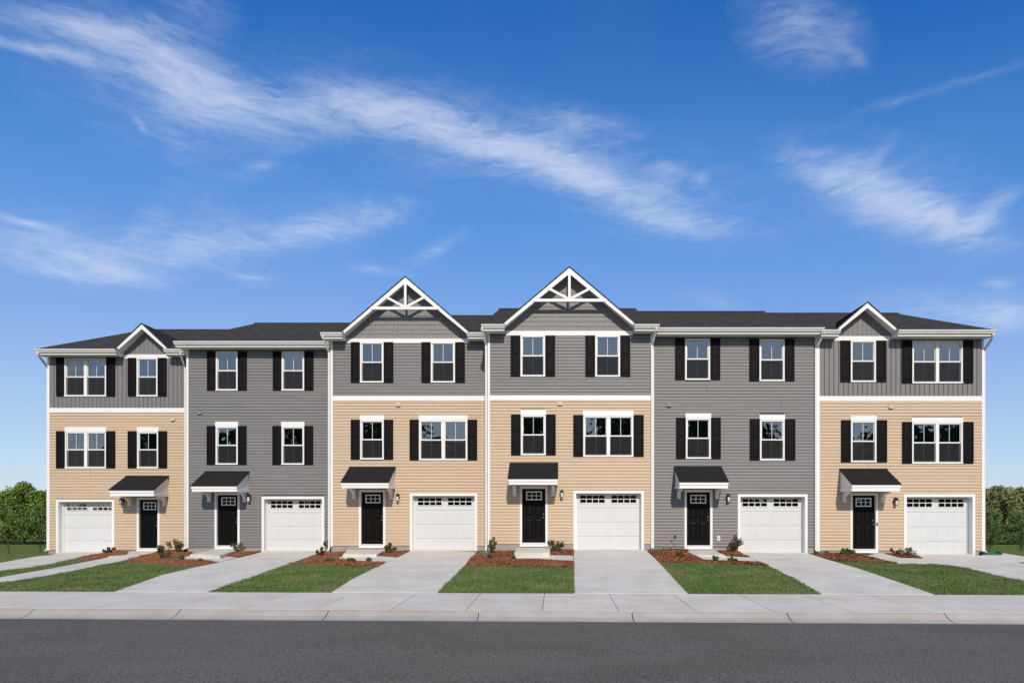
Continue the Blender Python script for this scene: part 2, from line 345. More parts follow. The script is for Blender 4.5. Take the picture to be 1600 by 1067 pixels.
def bm_obj(name, bm, mat, parent=None):
    me = bpy.data.meshes.new(name); bm.to_mesh(me); bm.free(); me.materials.append(mat)
    off = OFF[parent.name] if parent is not None else Vector((0, 0, 0))
    if parent is not None and off.length > 0: me.transform(__import__('mathutils').Matrix.Translation(-off))
    return link(bpy.data.objects.new(name, me), parent, off)

def grid_axis(a):                 # fine near, coarse far
    return sorted(set(a))
gx = [-900, -600, -400, -250, -180, -130, -100, -80, -60, -50, -40, -34, -30] + list(np.arange(-28, 28.01, .5)) + [30, 34, 40, 50, 60, 80, 100, 130, 180, 250, 400, 600, 900]
gy = [-500, -200, -120, -80, -60, -45, -30, -20, -10, 0, 5, 10, 10.5] + list(np.arange(11, 31.01, .5)) + [34, 37, 40, 45, 50, 60, 70, 80, 95, 110, 130, 170, 250, 400, 700, 1200]
V = []; Fc = []
for y in gy:
    for x in gx:
        if y < -45: z = -.1
        elif y < yk(x) + 1.0: z = -.16
        elif y < yfront(x) + .35: z = -.02
        else: z = G(x, y) - .035
        V.append((x, y, z))
nx_ = len(gx)
for j in range(len(gy) - 1):
    for i in range(nx_ - 1): a = j * nx_ + i; Fc.append((a, a + 1, a + nx_ + 1, a + nx_))
me = bpy.data.meshes.new('ground'); me.from_pydata(V, [], Fc); me.materials.append(GROUND)
struct(link(bpy.data.objects.new('ground', me)))
# road
mb = MB(); xs_ = list(np.arange(-60, 60.1, 2.0))
for i in range(len(xs_) - 1):
    a, b = xs_[i], xs_[i + 1]; rows_a = []; ny = 12
    for j in range(ny):
        ya0, ya1 = 1.5 + (yk(a) - 1.5) * j / ny, 1.5 + (yk(a) - 1.5) * (j + 1) / ny
        yb0, yb1 = 1.5 + (yk(b) - 1.5) * j / ny, 1.5 + (yk(b) - 1.5) * (j + 1) / ny
        cz = lambda t: .09 * math.sin(math.pi * t)
        mb.poly([(a, ya0, cz(j / ny)), (b, yb0, cz(j / ny)), (b, yb1, cz((j + 1) / ny)), (a, ya1, cz((j + 1) / ny))])
struct(mb.build('road', ASPH))
# kerb: sloping gutter pan, cast in lengths
def strip_piece(x0, x1, prof, gap, skew=0):     # prof: list of (yfunc, z)
    mb = MB(); xa, xb = x0 + gap / 2, x1 - gap / 2; n = len(prof)
    A = [(xa + skew * (i / (n - 1) - .5), f(xa), z) for i, (f, z) in enumerate(prof)]; B = [(xb + skew * (i / (n - 1) - .5), f(xb), z) for i, (f, z) in enumerate(prof)]
    for i in range(n - 1): mb.poly([A[i], B[i], B[i + 1], A[i + 1]])
    low = -.2
    mb.poly([(A[0][0], A[0][1], low), (B[0][0], B[0][1], low), B[0], A[0]]); mb.poly([A[-1], B[-1], (B[-1][0], B[-1][1], low), (A[-1][0], A[-1][1], low)])
    mb.poly([(A[0][0], A[0][1], low)] + A + [(A[-1][0], A[-1][1], low)]); mb.poly([(B[-1][0], B[-1][1], low)] + B[::-1] + [(B[0][0], B[0][1], low)])
    return mb
kerb = struct(link(bpy.data.objects.new('kerb', None)))
x = -1.43 - 2.8 * 9
while x < 26:
    prof = [(lambda q: yk(q) + .0, .003), (lambda q: yk(q) + .12, .012), (lambda q: yk(q) + .24, .045), (lambda q: ys(q) - .06, .118), (lambda q: ys(q) - .012, .128)]
    strip_piece(x, x + 2.8, prof, .018).build('kerb_stone', CONCK, kerb); x += 2.8
pav = struct(link(bpy.data.objects.new('pavement', None)))
x = -.27 - 1.41 * 20
while x < 26:
    prof = [(lambda q: ys(q), .122), (lambda q: ys(q) + .015, .13), (lambda q: (ys(q) + yfront(q)) / 2, .136), (lambda q: yfront(q) - .015, .142)]
    strip_piece(x, x + 1.41, prof, .012).build('slab', CONCS, pav); x += 1.41
# bedding under the joints
mb = MB()
for i in range(len(xs_) - 1):
    a, b = xs_[i], xs_[i + 1]
    mb.poly([(a, yk(a) - .02, -.05), (b, yk(b) - .02, -.05), (b, ys(b), .06), (a, ys(a), .06)]); mb.poly([(a, ys(a), .06), (b, ys(b), .06), (b, yfront(b) + .3, .09), (a, yfront(a) + .3, .09)])
struct(mb.build('subsoil', SOIL))

def clip_front(poly):            # keep polygons behind the pavement
    return [(x, max(y, yfront(x) - .005)) for x, y in poly]
def pxpoly(pts): return clip_front([gp(*p) for p in pts])
DRIVES = [
 [(88,865),(95,863),(178,862.8),(161,864.6),(120,872),(75,882.8),(0,893.3),(-225,925.5),(-430,925.5),(-100,896),(0,879.6),(56,869.3),(75,867.8)],
 [(408,862.2),(505,861.5),(440,885.5),(400,899.5),(323.6,925.2),(175,925.2),(253.8,898.2),(305.7,886),(341.5,878.7),(400,865)],
 [(640.7,861),(746,862.3),(720,890),(700,909.6),(682,927.2),(515,926.5),(553.7,903),(588.7,886),(602.5,878.7),(620.4,871.4)],
 [(896.3,858.5),(1010,860.2),(1031,880),(1076.5,929),(898,929)],
 [(1155,863.5),(1265,865.5),(1302.5,877),(1344,889),(1473,932),(1289,930),(1240,904),(1202.5,885),(1171,871)],
 [(1411,866.2),(1534,868),(1543,863.5),(1560.6,863.2),(1600,869.4),(1690,882),(1600,878.5),(1591,879.5),(1605,881.5),(1800,897),(1950,931),(1700,931),(1600,907.7),(1556,899),(1512.5,888),(1479.7,882.3),(1442,873)],
]
JOINT = [24.5, 19.6, 18.6, 18.4, 18.9, 21.5]
DL = ['pale concrete driveway leading left from the leftmost garage']
for i, pts in enumerate(DRIVES):
    poly = pxpoly(pts); par = struct(link(bpy.data.objects.new('driveway', None)))
    for side in (0, 1):
        bm = patch_mesh(poly, .012, skirt=.12)
        c = JOINT[i]
        bmesh.ops.bisect_plane(bm, geom=bm.verts[:] + bm.edges[:] + bm.faces[:], plane_co=(0, c + (.007 if side else -.007), 0), plane_no=(0, 1 if not side else -1, 0), clear_outer=True)
        bm_obj('slab', bm, CONC, par)
WALKS = [
 [(-122,925.5),(0,902.7),(84,888),(140.6,877),(167,871.5),(190,871),(206,872.2),(195,876),(157.5,883.4),(84,898.4),(0,911.5),(-78,925.5)],
 [(273,873.9),(296,868),(344,868.5),(372.4,870.8),(341.5,878.5)],
 [(523.7,874.7),(536,868.5),(589,869),(620.4,871.4),(602.5,878.8)],
 [(806,872.5),(812.5,866.2),(895.6,868.7),(895.8,877),(856,875.3)],
 [(1084.5,868.2),(1135,869.3),(1171,871.5),(1186.5,879.6),(1096,875.2)],
 [(1331,863),(1372.5,863),(1407.5,872),(1442.5,873.1),(1479.7,882.4),(1440,882),(1403,880.8),(1370,873),(1342,866.4)],
]
for i, pts in enumerate(WALKS):
    o = bm_obj('path', patch_mesh(pxpoly(pts), .02, skirt=.1), CONC); struct(o)
MULCH = [
 [(120,872.2),(161,864.8),(178,863),(214,862),(197,868.5),(167,871),(141,876.5)],
 [(193.6,878),(220,869),(248,863),(250,861),(292,860.5),(312,861),(297,868.2),(273,874),(341.5,878.9),(305.7,886),(286,886.5),(253.7,883.3),(221,880.8)],
 [(343,869.2),(374,860),(408,861.6),(371,871.2)],
 [(449.7,882),(496.9,868),(505,861.8),(517,860.5),(546,860.5),(536,868.3),(523.7,875),(602.5,879.2),(588.7,886.6),(553.7,885.7),(505,883.5)],
 [(589.5,868.8),(600,860),(641,860.8),(620.4,871.2)],
 [(726,885),(745.6,862.5),(760,861.5),(775,860),(806,860),(803,868),(806,873),(856,875.6),(895.8,877.2),(896.5,888),(865,886.5),(832.5,885.6),(780,885.8)],
 [(859,868),(859.5,858),(896.2,858.5),(895.8,868.6)],
 [(1012.7,860.7),(1020,859.5),(1039,858),(1072,858.5),(1084,867.5),(1096,875.5),(1187.5,879.8),(1202,885.2),(1170,884),(1135,882.9),(1090,880),(1033,880.8)],
 [(1122,861),(1154.5,862.8),(1171,871.3),(1135,869.4)],
 [(1266,865.8),(1280,863),(1330,862),(1342,866.5),(1370,873.2),(1403,881),(1370,880.3),(1337.5,879.1),(1302.5,876.8)],
 [(1374,862.6),(1411,864.6),(1442,873),(1407.5,871.8)],
]
def scatter(polys, dens, seed):                   # random points on the patch
    rs = np.random.RandomState(seed); out = []
    for poly in polys:
        P = np.array(poly); x0, y0 = P.min(0); x1, y1 = P.max(0); n = int((x1 - x0) * (y1 - y0) * dens)
        q = np.column_stack([rs.uniform(x0, x1, n), rs.uniform(y0, y1, n)]); ins = np.zeros(n, bool); m = len(P)
        for i in range(m):
            a, b = P[i], P[(i + 1) % m]
            if a[1] == b[1]: continue
            c = (a[1] > q[:, 1]) != (b[1] > q[:, 1]); ins ^= c & (q[:, 0] < (b[0] - a[0]) * (q[:, 1] - a[1]) / (b[1] - a[1]) + a[0])
        out.append(q[ins])
    return np.concatenate(out)
def Gv(x, y):
    yf = 14.84 - .029 * x; k = np.interp(x, KX, KV); z = .14 + k * np.clip(y - yf, 0, 13)
    far = y > 27.5; z0 = .14 + k * (27.5 - yf)
    return np.where(far, z0 + (-.72 - z0) * np.clip((y - 27.5) / 12.5, 0, 1), z)
def np_mesh(name, verts, nper, mat, base_bm=None, smooth=False):
    """verts (n*nper,3) -> n polygons of nper corners, plus an optional base bmesh"""
    n = len(verts) // nper
    if base_bm is not None:
        bmesh.ops.triangulate(base_bm, faces=base_bm.faces[:]); base_bm.verts.ensure_lookup_table(); base_bm.verts.index_update()
        bv = np.array([v.co[:] for v in base_bm.verts]).reshape(-1, 3); bf = np.array([[v.index for v in f.verts] for f in base_bm.faces]).reshape(-1, 3); base_bm.free()
    else: bv = np.zeros((0, 3)); bf = np.zeros((0, 3), int)
    me = bpy.data.meshes.new(name); allv = np.concatenate([bv, verts]); me.vertices.add(len(allv)); me.vertices.foreach_set('co', allv.astype(np.float32).ravel())
    li = np.concatenate([bf.ravel(), np.arange(n * nper) + len(bv)]).astype(np.int32)
    ls = np.concatenate([np.arange(len(bf)) * 3, len(bf) * 3 + np.arange(n) * nper]).astype(np.int32)
    me.loops.add(len(li)); me.loops.foreach_set('vertex_index', li); me.polygons.add(len(ls)); me.polygons.foreach_set('loop_start', ls)
    me.materials.append(mat)
    if isinstance(mat, list): pass
    me.update(calc_edges=True); return me
MLBL = ['narrow wedge of pine straw between the leftmost driveway and its front walk', 'bed of pine straw with three shrubs between the two leftmost front doors',
 'small wedge of pine straw right of the second stoop from left', 'bed of pine straw left of the third stoop from left', 'small wedge of pine straw right of the third stoop from left',
 'bed of pine straw in front of the tall grey stoop', 'small mound of pine straw between tall grey stoop and central driveway',
 'bed of pine straw left of the walk of the right-hand all-grey house', 'small wedge of pine straw under the leggy shrub beside a garage',
 'bed of pine straw left of the rightmost front door', 'wedge of pine straw under the white-flowered plant']
for i, pts in enumerate(MULCH):
    poly = pxpoly(pts); q = scatter([poly], 1500, 50 + i); n = len(q); rs = np.random.RandomState(90 + i)
    a = rs.uniform(0, math.pi, n); ln = rs.uniform(.05, .13, n) / 2; wd = rs.uniform(.004, .009, n); hump = .03 + .035 * np.sin(q[:, 0] * 2.3 + i) * np.sin(q[:, 1] * 1.9)
    z = Gv(q[:, 0], q[:, 1]) + .01 + np.clip(hump, 0, 1) * rs.uniform(.3, 1, n); tl = rs.uniform(-.28, .28, n) * ln * 2
    dx, dy = np.cos(a) * ln, np.sin(a) * ln; wx, wy = -np.sin(a) * wd, np.cos(a) * wd
    C = np.stack([np.column_stack([q[:, 0] - dx - wx, q[:, 1] - dy - wy, z - tl]), np.column_stack([q[:, 0] + dx - wx, q[:, 1] + dy - wy, z + tl]),
                  np.column_stack([q[:, 0] + dx + wx, q[:, 1] + dy + wy, z + tl + .006]), np.column_stack([q[:, 0] - dx + wx, q[:, 1] - dy + wy, z - tl + .006])], 1).reshape(-1, 3)
    bm = patch_mesh(poly, .012, cut=.5)
    bmesh.ops.subdivide_edges(bm, edges=bm.edges[:], cuts=3, use_grid_fill=True)
    for v in bm.verts:
        if not v.is_boundary: v.co.z += .035 * (noise.noise(v.co * 4) + .35) 
    o = link(bpy.data.objects.new('pine_straw_mulch', np_mesh('pine_straw_mulch', C, 4, STRAW, bm)))
    struct(o, True, label=MLBL[i], category='mulch')
LAWNS = [
 [(-330,925.5),(-228,925.5),(0,893.5),(75,883),(119,872.4),(141,876.6),(84,887.7),(0,902.4),(-122,925.5)],
 [(-78,925.5),(0,911.8),(84,898.8),(157.5,883.8),(193.6,878.2),(221,880.8),(253.7,883.3),(286,886.5),(305.5,886.4),(253.8,898.4),(174.5,925.5)],
 [(440,885.7),(449.7,882.2),(505,883.5),(553.7,885.7),(588.5,886.4),(553.6,903.2),(514.5,926.6),(324.2,925.5),(400,899.8)],
 [(720,890.2),(726,885),(780,885.8),(832.5,885.6),(865,886.5),(896.5,888),(897.5,929),(682.5,927.6)],
 [(1031,880.2),(1033,880.8),(1090,880),(1135,882.9),(1170,884),(1202,885.4),(1239.5,904),(1288,930),(1077,929)],
 [(1302.5,877.2),(1337.5,879.1),(1370,880.3),(1403,881.2),(1440,882.3),(1479.7,882.8),(1512.5,888.4),(1556,899.4),(1600,908),(1698,931.5),(1474,932),(1344,889.2)],
 [(-250,868),(-60,867.5),(60,867.2),(74,867),(56,869),(0,879.2),(-100,895.5),(-429,925),(-520,925)],
 [(1591,879.6),(1600,878.8),(1690,882.5),(1900,896),(1800,896.5),(1606,881.2)],
]
LLBL = ['thin wedge of grass between the leftmost driveway and front walk', 'wide leftmost lawn of grass between front walk and second driveway', 'lawn of grass between the second and third driveways',
 'lawn of grass in front of the tall grey stoop, between two driveways', 'lawn of grass right of the central straight driveway', 'lawn of grass in front of the rightmost house, reaching the frame edge',
 'grass verge at left frame edge beyond the leftmost driveway', 'sliver of grass at right frame edge beside the curving driveway']
for i, pts in enumerate(LAWNS):
    poly = pxpoly(pts); q = scatter([poly], 2300 if i < 6 else 1200, 150 + i); q = q[(q[:, 0] > -q[:, 1] * .92 - .5) & (q[:, 0] < q[:, 1] * .80)]; n = len(q); rs = np.random.RandomState(190 + i); q = q + rs.normal(size=q.shape) * .016
    a = rs.uniform(0, 2 * math.pi, n); h = rs.uniform(.025, .075, n); w = rs.uniform(.005, .011, n); lean = rs.uniform(.1, .9, n) * h; la = rs.uniform(0, 2 * math.pi, n)
    clump = .75 + .5 * np.sin(q[:, 0] * 5.1 + np.sin(q[:, 1] * 3.7) * 2) * np.sin(q[:, 1] * 6.3 + np.sin(q[:, 0] * 4.1) * 2); h = h * np.clip(clump, .45, 1.3)
    z = Gv(q[:, 0], q[:, 1]) + .004; wx, wy = np.cos(a) * w, np.sin(a) * w; lx, ly = np.cos(la) * lean, np.sin(la) * lean
    T = np.stack([np.column_stack([q[:, 0] - wx, q[:, 1] - wy, z]), np.column_stack([q[:, 0] + wx, q[:, 1] + wy, z]), np.column_stack([q[:, 0] + lx, q[:, 1] + ly, z + h])], 1).reshape(-1, 3)
    me = np_mesh('grass', T, 3, GRASS, patch_mesh(poly, .006, cut=.5)); o = link(bpy.data.objects.new('grass', me))
    struct(o, True, label=LLBL[i], category='grass')

# ------------------------------------------------------------------ townhouses
def HOUSE(i, Y, px0, px1, x0, x1, zb, zs, kind, label, wins, door, garage, canopy, lantern, vent):
    """Y wall plane, x0/x1 party walls, zb foot of the siding, zs soffit height; the rest in photo pixels"""
    X = lambda px, d=0: (px - VX) * (Y - d) / F
    Z = lambda py, d=0: CZ + (VY - py) * (Y - d) / F
    H = thing('townhouse', label, 'house', ((x0 + x1) / 2, Y, zb), 'row of six townhouses')
    sid = {'b': BEIGE, 'g': GRAY}
    two = kind != 'grey'
    zband = Z(kind_band[i]) if two else None; bh = .19
    # ---- openings
    ops = []
    for w in wins: ops.append((X(w[0]), X(w[1]), Z(w[3]), Z(w[2])))
    dx0, dx1, dz0, dz1 = X(door[0]), X(door[1]), Z(door[3]), Z(door[2])
    gx0, gx1, gz0, gz1 = X(garage[0]), X(garage[1]), Z(garage[3]) - .03, Z(garage[2])
    ops += [(dx0, dx1, dz0, dz1), (gx0, gx1, gz0, gz1)]
    zt = zs - .005
    # ---- structural wall
    DEP = 13.0; wl = MB()
    xs = sorted({x0, x1, *[o[0] + .03 for o in ops], *[o[1] - .03 for o in ops]}); zz = sorted({zb, zt, *[max(o[2] + .03, zb) for o in ops], *[o[3] - .03 for o in ops]})
    for a in range(len(xs) - 1):
        for b in range(len(zz) - 1):
            cx, cz = (xs[a] + xs[a + 1]) / 2, (zz[b] + zz[b + 1]) / 2
            if any(o[0] < cx < o[1] and o[2] < cz < o[3] for o in ops): continue
            wl.poly([(xs[a], Y + .02, zz[b]), (xs[a + 1], Y + .02, zz[b]), (xs[a + 1], Y + .02, zz[b + 1]), (xs[a], Y + .02, zz[b + 1])])
    zr = zs + .2 + 2.63; yr = Y + 6.5; ye = Y - .5
    ov = .0
    for xx, s in ((x0 + .002, -1), (x1 - .002, 1)):
        pts = [(xx, Y + .02, zb - .3), (xx, Y + DEP, zb - .3), (xx, Y + DEP, zs + .12), (xx, yr, zr - .1), (xx, Y + .02, zs + .22)]
        wl.poly(pts)
    wl.poly([(x0, Y + DEP, zb - .3), (x1, Y + DEP, zb - .3), (x1, Y + DEP, zs + .1), (x0, Y + DEP, zs + .1)])
    wall = wl.build('wall', BEIGE if two else GRAY, H)
    # end walls of the row carry lap siding too
    if i in (0, 5):
        xx = x0 if i == 0 else x1; s = -1 if i == 0 else 1; mb = MB(); z = zb; e = .114
        while z < zr - .15:
            ylo = Y + .1; yhi = Y + DEP
            if z > zs + .1: t = (z - zs - .1) / (zr - zs - .1); ylo = Y + t * 6.5; yhi = Y + DEP - t * 6.5
            mb.v += [(xx + s * .003, ylo, z + e), (xx + s * .018, ylo, z), (xx, ylo, z), (xx + s * .003, yhi, z + e), (xx + s * .018, yhi, z), (xx, yhi, z)]; n = len(mb.v) - 6
            mb.f += [(n, n + 1, n + 4, n + 3), (n + 1, n + 2, n + 5, n + 4), (n, n + 1, n + 2), (n + 3, n + 4, n + 5)]; z += e
        mb.build('end_wall_siding', BEIGE, H)['kind'] = 'stuff'
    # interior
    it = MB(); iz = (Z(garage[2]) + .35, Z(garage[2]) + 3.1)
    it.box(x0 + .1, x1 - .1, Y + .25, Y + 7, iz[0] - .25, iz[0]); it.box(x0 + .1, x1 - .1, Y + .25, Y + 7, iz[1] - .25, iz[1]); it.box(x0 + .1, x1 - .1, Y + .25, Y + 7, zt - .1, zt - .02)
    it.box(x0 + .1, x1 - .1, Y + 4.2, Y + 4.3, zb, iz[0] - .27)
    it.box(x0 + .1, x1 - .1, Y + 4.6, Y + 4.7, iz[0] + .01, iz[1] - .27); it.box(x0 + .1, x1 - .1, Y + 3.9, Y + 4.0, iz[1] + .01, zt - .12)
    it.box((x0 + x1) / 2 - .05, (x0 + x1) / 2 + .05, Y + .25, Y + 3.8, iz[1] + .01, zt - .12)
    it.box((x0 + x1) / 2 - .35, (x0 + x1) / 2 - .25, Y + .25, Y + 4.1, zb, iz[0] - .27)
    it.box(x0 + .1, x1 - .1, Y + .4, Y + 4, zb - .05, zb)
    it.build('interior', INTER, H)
    fo = None
    for fa_, fb_ in ((x0 + .02, min(gx0, dx0) + .02), (min(gx1, dx1) - .02, max(gx0, dx0) + .02), (max(gx1, dx1) - .02, x1 - .02)): MB().box(fa_, fb_, Y + .005, Y + .3, -1.2, zb - .001).build('foundation', FOUND, H)
    MB().box(dx0 + .02, dx1 - .02, Y + .006, Y + .3, -1.2, dz0 + .02).build('foundation', FOUND, H); MB().box(x0 + .03, x1 - .03, Y + 5.5, Y + DEP - .05, -1.2, zb - .001).build('foundation', FOUND, H)
    # ---- siding courses, one board each
    def cuts(lo, hi, spans):
        segs = [(lo, hi)]
        for a, b in spans:
            ns = []
            for s, e in segs:
                if b <= s or a >= e: ns.append((s, e)); continue
                if a - s > .03: ns.append((s, a))
                if e - b > .03: ns.append((b, e))
            segs = ns
        return segs
    tw = .085; lx, rx = x0 + tw, x1 - tw; e = .1175
    SR = random.Random(400 + i); segs_prev = [0]
    def courses(za, zc, mat):
        z = za
        while z < zc - .02:
            hh = min(e, zc - z); sp = [(o[0] + .012, o[1] - .012) for o in ops if o[2] < z + hh * .6 and o[3] > z + hh * .4]
            segs_ = []
            for s, t in cuts(lx, rx, sp):
                if t - s > 3.9:
                    if SR.random() < .5 or not segs_prev[0]: segs_prev[0] = s + SR.uniform(1.2, t - s - 1.2)
                    m_ = min(max(segs_prev[0], s + .6), t - .6); segs_ += [(s, m_ - .002, 0), (m_ + .002, t, .0025)]
                else: segs_.append((s, t, 0))
            for s, t, dy_ in segs_:
                d = (round(t - s, 2), round(hh, 3))
                def mk(m, d=d):
                    m.prism_x([(.018, .001), (-.006, .001), (-.006, .010), (-.027, .010), (-.0265, d[1] * .60), (-.016, d[1] * .82), (-.006, d[1] - .001), (.018, d[1] - .001)], 0, d[0])
                piece('siding_board', d, mk, (s, Y - dy_ - SR.uniform(0, .0015), z + SR.uniform(-.001, .001)), mat, wall)
            z += e
    if two:
        courses(zb, zband, BEIGE)
        zf = zs - .005
        if kind == 'lap': courses(zband + bh, zf, GRAY)
        else:
            bw = .1785; nb = int(round((rx - lx) / bw)); bw = (rx - lx) / nb
            for k in range(nb):
                a = lx + k * bw; sp = [(o[2] + .012, o[3] - .012) for o in ops if o[0] < a + bw * .6 and o[1] > a + bw * .4]
                for s, t in cuts(zband + bh, zf, sp):
                    d = (round(bw, 3), round(t - s, 2))
                    def mk(m, d=d):
                        n = len(m.v); pr = [(.008, .01), (.008, -.002), (.022, -.02), (d[0] - .014, -.02), (d[0] - .002, -.002), (d[0] - .002, .01)]
                        m.v += [(x, y, 0) for x, y in pr] + [(x, y, d[1]) for x, y in pr]; K = 6
                        m.f += [tuple(range(n, n + K))[::-1], tuple(range(n + K, n + 2 * K))] + [(n + q, n + (q + 1) % K, n + K + (q + 1) % K, n + K + q) for q in range(K)]
                    piece('siding_board', d, mk, (a, Y, s), GRAYV, wall)
        MB().box(x0 + tw, x1 - tw, Y - .032, Y + .01, zband, zband + bh).build('band_board', WHITE, H)
    else: courses(zb, zs - .005, GRAY)
    for a in (x0, x1 - tw): MB().box(a, a + tw, Y - .035, Y + .015, zb - .02, zs).build('corner_board', WHITE, H)
    # ---- windows
    for w in wins:
        wx0, wx1, wz1, wz0 = X(w[0]), X(w[1]), Z(w[2]), Z(w[3]); head = w[4]; dbl = w[5]
        hz = .195 if head else 0; top = wz1 - hz
        fr = MB(); fw = .06; fr.frame(wx0, wx1, wz0, top, fw, Y - .035, Y + .10, b=.045, tp=.05)
        units = [(wx0 + fw, wx1 - fw)]
        if dbl: mid = (wx0 + wx1) / 2; fr.box(mid - .06, mid + .06, Y - .034, Y + .10, wz0 + .045, top - .05); units = [(wx0 + fw, mid - .06), (mid + .06, wx1 - fw)]
        fr.box(wx0 - .012, wx1 + .012, Y - .055, Y - .036, wz0 - .012, wz0 + .02)
        win = fr.build('window', WHITE, H)
        if head: bpiece('head_trim', wx0 - .015, wx1 + .015, Y - .045, Y + .02, top + .001, wz1, WHITE, win)
        zm = (wz0 + .045 + top - .05) / 2
        for a, b in units:
            for lo, hi, yy, nm in ((zm - .005, top - .05, Y + .012, 'upper'), (wz0 + .045, zm + .02, Y + .045, 'lower')):
                s = MB(); s.frame(a, b, lo, hi, .028, yy, yy + .03, b=.045, tp=.03 if nm == 'upper' else .035); s.build('sash', WHITE, win)
                gx_0, gx_1, g0, g1 = a + .028, b - .028, lo + .045, hi - .03; m_ = (gx_0 + gx_1) / 2
                bpiece('muntin', m_ - .008, m_ + .008, yy + .011, yy + .017, g0, g1, WHITE, win)
                for c, d in ((gx_0, m_ - .008), (m_ + .008, gx_1)): bpiece('pane', c, d, yy + .012, yy + .016, g0, g1, GLASS, win)
                if nm == 'lower': bpiece('insect_screen', a + .012, b - .012, Y + .018, Y + .020, lo + .01, hi - .04, SCREEN, win)
        # shutters
        for (s0, s1) in ((w[6], w[0] - .4), (w[1] + .4, w[7])):
            a, b = X(s0), X(s1); c0, c1 = wz0 + .01 - .02, (top if head else wz1 - .02) + (.03 if head else 0)
            if not head: c1 = wz1
            y0 = Y - .062; sh = MB(); sh.box(a + .03, b - .03, y0 + .014, y0 + .03, c0 + .03, c1 - .03)
            fwid = .048; sh.frame(a, b, c0, c1, fwid, y0, y0 + .04, b=.10, tp=.07); mid = c0 + (c1 - c0) * .52
            sh.box(a + fwid, b - fwid, y0 + .001, y0 + .039, mid - .035, mid + .035)
            so_ = sh.build('shutter', SHUT, H)
            for p0, p1 in ((c0 + .10, mid - .035), (mid + .035, c1 - .07)):
                d = (round(b - a - 2 * fwid, 2), round(p1 - p0, 2))
                def mk(m, d=d):
                    g = .012; q = .045; n = len(m.v)
                    m.v += [(g, .012, g), (d[0] - g, .012, g), (d[0] - g, .012, d[1] - g), (g, .012, d[1] - g), (q, 0, q), (d[0] - q, 0, q), (d[0] - q, 0, d[1] - q), (q, 0, d[1] - q)]
                    m.f += [(n + 4, n + 5, n + 6, n + 7)] + [(n + k, n + (k + 1) % 4, n + 4 + (k + 1) % 4, n + 4 + k) for k in range(4)]
                piece('panel', d, mk, (a + fwid, y0 + .002, p0), SHUT, so_)
    # ---- front door
    cw = .085; kb = max(.10, dz1 - 0) * 0 + .10
    df = MB(); df.box(dx0, dx0 + cw, Y - .035, Y + .13, dz0, dz1); df.box(dx1 - cw, dx1, Y - .035, Y + .13, dz0, dz1); df.box(dx0 + cw, dx1 - cw, Y - .035, Y + .13, dz1 - .09, dz1)
    sill = dz0 + .145
    df.box(dx0 + cw, dx1 - cw, Y - .033, Y + .13, dz0, sill - .03); df.box(dx0 + cw - .01, dx1 - cw + .01, Y - .06, Y + .12, sill - .03, sill)
    df.build('door_frame', WHITE, H)
    a, b, c0, c1 = dx0 + cw + .004, dx1 - cw - .004, sill + .006, dz1 - .094; y0 = Y + .07
    dr = MB(); wz_a, wz_b = c1 - .40, c1 - .11; wxa, wxb = a + (b - a) * .19, b - (b - a) * .17
    dr.box(a, wxa, y0, y0 + .045, c0, c1); dr.box(wxb, b, y0, y0 + .045, c0, c1); dr.box(wxa, wxb, y0, y0 + .045, wz_b, c1); dr.box(wxa, wxb, y0, y0 + .045, c0, wz_a)
    dr.build('door', DOORB, H); drp = COL.objects[-1]
    wf = MB(); wf.frame(wxa - .02, wxb + .02, wz_a - .02, wz_b + .02, .04, y0 - .016, y0 + .03); ww = (wxb - wxa - .04)
    for k in (1, 2): xx = wxa + .02 + ww * k / 3; wf.box(xx - .011, xx + .011, y0 - .013, y0 + .026, wz_a + .02, wz_b - .02)
    zz_ = (wz_a + wz_b) / 2; wf.box(wxa + .02, wxb - .02, y0 - .012, y0 + .025, zz_ - .011, zz_ + .011); wf.build('window_frame', WHITE, drp)
    for k in range(3):
        for (q0, q1) in ((wz_a + .02, zz_ - .012), (zz_ + .012, wz_b - .02)):
            bpiece('pane', wxa + .02 + ww * k / 3 + .011, wxa + .02 + ww * (k + 1) / 3 - .011, y0 + .008, y0 + .012, q0, q1, GLASS, drp)
    wd = b - a; zs_ = [(c0 + .19, c0 + .19 + .68), (c0 + 1.0, wz_a - .12)]
    for (q0, q1) in zs_:
        for (p0, p1) in ((a + wd * .15, a + wd * .45), (a + wd * .55, a + wd * .85)):
            d = (round(p1 - p0, 3), round(q1 - q0, 2))
            def mk(m, d=d):
                n = len(m.v); r1, r2, r3 = .02, .045, .06
                rings = [(0, 0), (.014, -.016), (.03, -.002), (.055, -.012)]
                for inset, yy in rings: m.v += [(inset, yy, inset), (d[0] - inset, yy, inset), (d[0] - inset, yy, d[1] - inset), (inset, yy, d[1] - inset)]
                for r in range(3): m.f += [(n + r * 4 + k, n + r * 4 + (k + 1) % 4, n + (r + 1) * 4 + (k + 1) % 4, n + (r + 1) * 4 + k) for k in range(4)]
                m.f.append((n + 12, n + 13, n + 14, n + 15))
            piece('panel', d, mk, (p0, y0 + .001, q0), DOORB, drp)
    kn = MB(); kx = b - .065; kn.tube([(kx, y0, c0 + .92), (kx, y0 - .03, c0 + .92), (kx, y0 - .05, c0 + .92), (kx, y0 - .07, c0 + .92)], [.012, .012, .03, .018], 8)
    kn.tube([(kx, y0, c0 + 1.06), (kx, y0 - .02, c0 + 1.06)], [.028, .026], 8); kn.build('handle', M_STEEL, drp)
    # ---- garage door
    cw = .10; rec = .27; gf = MB(); gf.box(gx0, gx0 + cw, Y - .035, Y + rec + .05, gz0, gz1); gf.box(gx1 - cw, gx1, Y - .035, Y + rec + .05, gz0, gz1); gf.box(gx0 + cw, gx1 - cw, Y - .035, Y + rec + .05, gz1 - .10, gz1)
